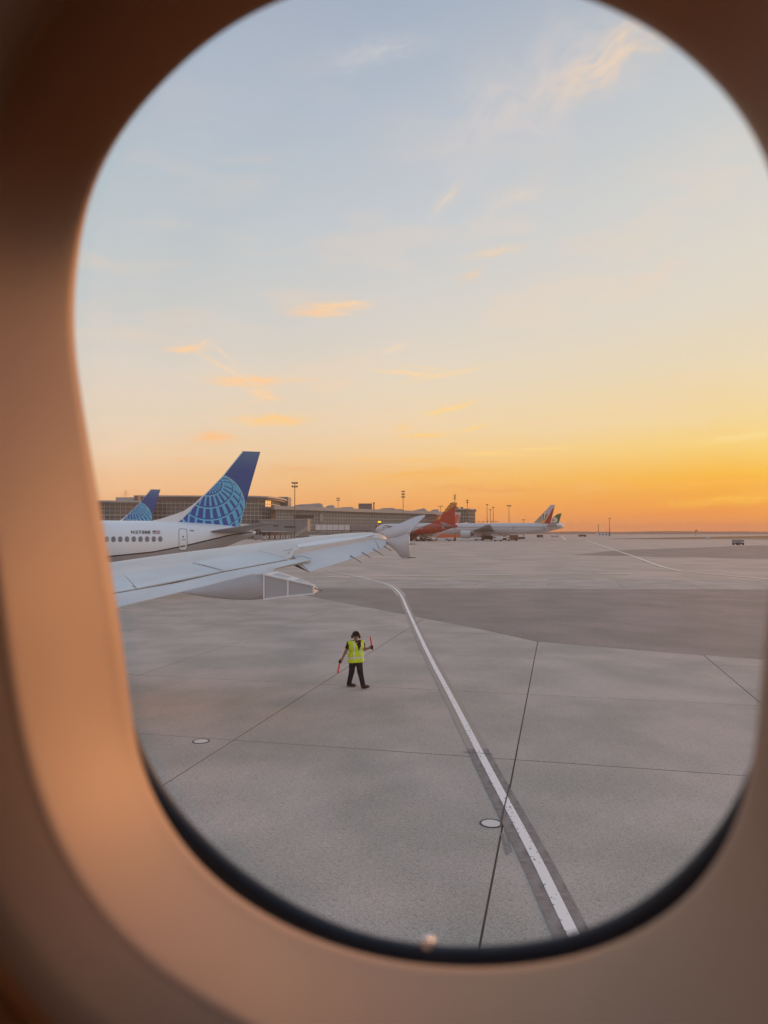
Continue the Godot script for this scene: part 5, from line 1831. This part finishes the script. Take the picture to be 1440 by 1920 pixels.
func cabin() -> void:
	var nrm := Vector3(-sin(deg_to_rad(22)), 0, cos(deg_to_rad(22)))
	var at := Transform3D(Basis(Vector3(cos(deg_to_rad(22)), 0, sin(deg_to_rad(22))), Vector3.UP, nrm), Vector3(0, 4.6, 0) - nrm * 0.225)
	var n := 160
	var r0 := closed_curve(PackedVector2Array([Vector2(-0.2253, 0.0847), Vector2(-0.2224, 0.1134), Vector2(-0.2175, 0.1319), Vector2(-0.2114, 0.1445), Vector2(-0.2007, 0.1572), Vector2(-0.1855, 0.1688), Vector2(-0.1631, 0.1814), Vector2(-0.1362, 0.1886), Vector2(-0.1027, 0.1891), Vector2(-0.0704, 0.1817), Vector2(-0.0444, 0.1721), Vector2(-0.0236, 0.1596), Vector2(-0.013, 0.1519), Vector2(-0.0028, 0.1429), Vector2(0.0083, 0.1293), Vector2(0.0176, 0.1151), Vector2(0.0227, 0.1021), Vector2(0.027, 0.0837), Vector2(0.0288, 0.0572), Vector2(0.0272, 0.0284), Vector2(0.0243, -0.0003), Vector2(0.0212, -0.019), Vector2(0.0194, -0.0364), Vector2(0.0182, -0.0552), Vector2(0.017, -0.0639), Vector2(0.0153, -0.0727), Vector2(0.0113, -0.0848), Vector2(0.0017, -0.1009), Vector2(-0.0124, -0.1139), Vector2(-0.0272, -0.123), Vector2(-0.0428, -0.1294), Vector2(-0.0591, -0.1339), Vector2(-0.0764, -0.137), Vector2(-0.0946, -0.1381), Vector2(-0.114, -0.1369), Vector2(-0.1346, -0.1326), Vector2(-0.1566, -0.1237), Vector2(-0.1729, -0.1115), Vector2(-0.1851, -0.0957), Vector2(-0.1923, -0.0791), Vector2(-0.196, -0.061), Vector2(-0.201, -0.031), Vector2(-0.2065, -0.0066), Vector2(-0.2121, 0.0162), Vector2(-0.2178, 0.0416), Vector2(-0.2225, 0.0631)]), n)
	var r1 := closed_curve(PackedVector2Array([Vector2(-0.2105, 0.0684), Vector2(-0.2078, 0.1114), Vector2(-0.2013, 0.138), Vector2(-0.1946, 0.1485), Vector2(-0.1857, 0.1574), Vector2(-0.1666, 0.1697), Vector2(-0.1294, 0.1792), Vector2(-0.0869, 0.1754), Vector2(-0.0437, 0.1631), Vector2(-0.0073, 0.1443), Vector2(0.0187, 0.1173), Vector2(0.0326, 0.0904), Vector2(0.0392, 0.0571), Vector2(0.0404, 0.0204), Vector2(0.038, -0.0208), Vector2(0.0294, -0.0629), Vector2(0.0208, -0.0821), Vector2(0.015, -0.0916), Vector2(0.0106, -0.0998), Vector2(-0.0043, -0.1117), Vector2(-0.0265, -0.1222), Vector2(-0.0512, -0.1301), Vector2(-0.0861, -0.1325), Vector2(-0.1181, -0.1262), Vector2(-0.145, -0.1169), Vector2(-0.1688, -0.0978), Vector2(-0.184, -0.0732), Vector2(-0.1921, -0.0464), Vector2(-0.1983, -0.0154), Vector2(-0.2048, 0.02)]), n)
	var gi := closed_curve(PackedVector2Array([Vector2(-0.2566, 0.094), Vector2(-0.2537, 0.1294), Vector2(-0.2473, 0.151), Vector2(-0.2344, 0.1734), Vector2(-0.2106, 0.1915), Vector2(-0.1844, 0.2065), Vector2(-0.152, 0.2138), Vector2(-0.1127, 0.2125), Vector2(-0.0772, 0.2045), Vector2(-0.0487, 0.1936), Vector2(-0.0259, 0.1797), Vector2(-0.0126, 0.1698), Vector2(-0.0007, 0.1588), Vector2(0.0121, 0.1438), Vector2(0.023, 0.1272), Vector2(0.0289, 0.1121), Vector2(0.0338, 0.0912), Vector2(0.0358, 0.0624), Vector2(0.034, 0.031), Vector2(0.0305, -0.0003), Vector2(0.0269, -0.0208), Vector2(0.0244, -0.0397), Vector2(0.0217, -0.0588), Vector2(0.0181, -0.0718), Vector2(0.0154, -0.0792), Vector2(0.0065, -0.094), Vector2(-0.0057, -0.1089), Vector2(-0.0216, -0.123), Vector2(-0.0383, -0.132), Vector2(-0.0558, -0.1379), Vector2(-0.0742, -0.1422), Vector2(-0.0937, -0.1448), Vector2(-0.1144, -0.1443), Vector2(-0.1363, -0.1398), Vector2(-0.1597, -0.131), Vector2(-0.1808, -0.1189), Vector2(-0.1979, -0.1044), Vector2(-0.2094, -0.0884), Vector2(-0.2168, -0.0716), Vector2(-0.2263, -0.0365), Vector2(-0.2325, -0.0096), Vector2(-0.2402, 0.0168), Vector2(-0.2475, 0.0438), Vector2(-0.2531, 0.07)]), n)
	var r3 := closed_curve(PackedVector2Array([Vector2(-0.2187, 0.0615), Vector2(-0.2182, 0.1242), Vector2(-0.1926, 0.1718), Vector2(-0.1406, 0.1901), Vector2(-0.0721, 0.178), Vector2(-0.0361, 0.1639), Vector2(0.0032, 0.1392), Vector2(0.0348, 0.0997), Vector2(0.0478, 0.0492), Vector2(0.0503, 0.0079), Vector2(0.0463, -0.0326), Vector2(0.0356, -0.0668), Vector2(0.0169, -0.0967), Vector2(-0.0128, -0.124), Vector2(-0.0425, -0.1372), Vector2(-0.0841, -0.1429), Vector2(-0.1277, -0.1339), Vector2(-0.1578, -0.1206), Vector2(-0.1841, -0.0997), Vector2(-0.2041, -0.0596), Vector2(-0.2146, -0.0003)]), n)
	var mid := Vector2.ZERO
	for p in r0:
		mid += p / n
	var t := thing("cabin_window", "rounded airliner cabin window with beige plastic surround, seen from inside", "window", at)
	var st := begin(true)
	loft(st, [
		ring3(r0, -0.021, 1.16, mid), ring3(r0, -0.012, 1.09, mid), ring3(r0, -0.004, 1.03, mid), ring3(r0, 0.0), reveal(r0, r1, 0.035, 0.09), reveal(r0, r1, 0.14, 0.22), reveal(r0, r1, 0.5, 0.53), reveal(r0, r1, 0.86, 0.85), reveal(r0, r1, 0.96, 0.945), reveal(r0, r1, 1.0, 1.0),
		bezel(r1, r3, 0.03, 0.03), bezel(r1, r3, 0.08, 0.1), bezel(r1, r3, 0.35, 0.6), bezel(r1, r3, 0.65, 0.9), bezel(r1, r3, 0.94, 1.0), ring3(r3, 0.082), ring3(r3, 0.065, 1.002, mid),
	], true)
	put("window_surround", done(st), M.cabin_plastic, t)
	st = begin(true)
	var rings := []
	for k in 13:
		var a := PI * k / 12.0
		var ring := PackedVector3Array()
		for i in n:
			var out := (gi[i] - mid).normalized()
			var w := gi[i] + out * 0.012 * (1.0 - sin(a)) + out * (0.0 if a < PI / 2 else 0.0)
			ring.append(Vector3(w.x, w.y, -0.022 + 0.007 * cos(a)))
		rings.append(ring)
	rings.push_front(ring3(gi, -0.0145, 1.2, mid))
	rings.push_back(ring3(gi, -0.03, 1.2, mid))
	loft(st, rings)
	put("window_seal", done(st), M.rubber, t)
	st = begin()
	var fan := begin()
	for tri in Geometry2D.triangulate_polygon(gi):
		pass
	var idx := Geometry2D.triangulate_polygon(mix2(gi, gi, 0))
	for k in range(0, idx.size(), 3):
		for o in 3:
			var p := mid + (gi[idx[k + o]] - mid) * 1.03
			fan.add_vertex(Vector3(p.x, p.y, -0.025))
	var pane := put("window_pane", done(fan), M.window_glass, t)
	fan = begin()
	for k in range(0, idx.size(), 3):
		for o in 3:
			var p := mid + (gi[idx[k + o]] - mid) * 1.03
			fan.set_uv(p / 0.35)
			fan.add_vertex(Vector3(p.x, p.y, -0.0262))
	put("dust_glare_film", done(fan), M.dust_glare_film, pane)
	st = begin(true)
	cap_shape(st, Vector3.ZERO, [[0.0004, -0.0024], [0.0017, -0.0018], [0.0024, 0.0], [0.0017, 0.0018], [0.0004, 0.0024]], Basis(Vector3.RIGHT, PI / 2), 16)
	var v := put("breather_valve", done(st), M.valve, t)
	var vp := Vector2(-0.0804, -0.1371)
	v.position = Vector3(vp.x, vp.y, -0.013)
	# cabin side panel round the window and close bounce shell behind us
	st = begin(true)
	pierced(st, [ring3(r3, 0.065, 1.004, mid), ring3(r3, 0.08, 1.022, mid), ring3(r3, 0.0845, 1.03, mid), ring3(r3, 0.085, 1.6, mid), ring3(r3, 0.085, 1.9, mid), ring3(r3, 0.085, 3.0, mid), ring3(r3, 0.085, 4.2, mid)], 4, mid)
	var wall := struct("cabin_wall", done(st), M.cabin_plastic)
	wall.transform = at
	st = begin()
	loft(st, [ring3(r3, 0.078, 4.2, mid), ring3(r3, 0.55, 4.2, mid)], true)
	var c := PackedVector3Array(ring3(r3, 0.55, 4.2, mid))
	for i in n:
		for p in [c[i], c[(i + 1) % n], Vector3(mid.x, mid.y, 0.55)]:
			st.add_vertex(p)
	var room := struct("cabin_bounce_shell", done(st), M.bounce_lining)  # unseen shell set close behind the camera to bounce window light
	room.transform = at
	st = begin()
	pierced(st, [ring3(gi, -0.032, 1.06, mid), ring3(gi, -0.036, 1.1, mid), ring3(r3, -0.036, 1.9, mid), ring3(r3, -0.036, 3.0, mid), ring3(r3, -0.036, 4.3, mid), ring3(r3, 0.081, 4.3, mid)], 2, mid)
	var sk := struct("fuselage_skin", done(st), M.white_paint)
	sk.transform = at

func _ready() -> void:
	# camera
	var cam := Camera3D.new()
	cam.name = "camera"
	cam.position = Vector3(0, 4.6, 0)
	cam.rotation = Vector3(atan(38.0 / 1386.0), 0, 0)
	var lens := CameraAttributesPhysical.new()
	lens.frustum_focal_length = 24.0 / (2.0 * 960.0 / 1386.0)
	lens.frustum_focus_distance = 24.0
	lens.frustum_near = 0.03
	lens.frustum_far = 5000.0
	lens.exposure_aperture = 5.2
	cam.attributes = lens
	add_child(cam)
	cam.current = true
	# sky
	var sky := Sky.new()
	var pano := PanoramaSkyMaterial.new()
	pano.panorama = make_sky()
	sky.sky_material = pano
	var env := Environment.new()
	env.background_mode = Environment.BG_SKY
	env.sky = sky
	env.tonemap_mode = Environment.TONE_MAPPER_LINEAR
	env.tonemap_exposure = 1.1
	env.sdfgi_enabled = true
	env.ssao_enabled = true
	env.ssil_enabled = true
	env.fog_enabled = true
	env.fog_density = 0.0002
	env.fog_light_color = Color(1.0, 0.85, 0.76)
	var we := WorldEnvironment.new()
	we.name = "environment"
	we.environment = env
	add_child(we)
	# low sun beyond the right of the frame
	var sun := DirectionalLight3D.new()
	sun.name = "sun"
	sun.light_color = Color(1.0, 0.66, 0.4)
	sun.light_energy = 0.6
	sun.light_angular_distance = 22.0
	sun.shadow_enabled = true
	var az := deg_to_rad(SUN_AZ)
	var el := deg_to_rad(10.0)
	var to_sun := Vector3(sin(az) * cos(el), sin(el), -cos(az) * cos(el))
	sun.basis = Basis.looking_at(-to_sun, Vector3.UP)
	add_child(sun)

	materials()
	ground()
	terminal()
	cabin()
	airliners()
	wing()
	furniture()
	marshaller()
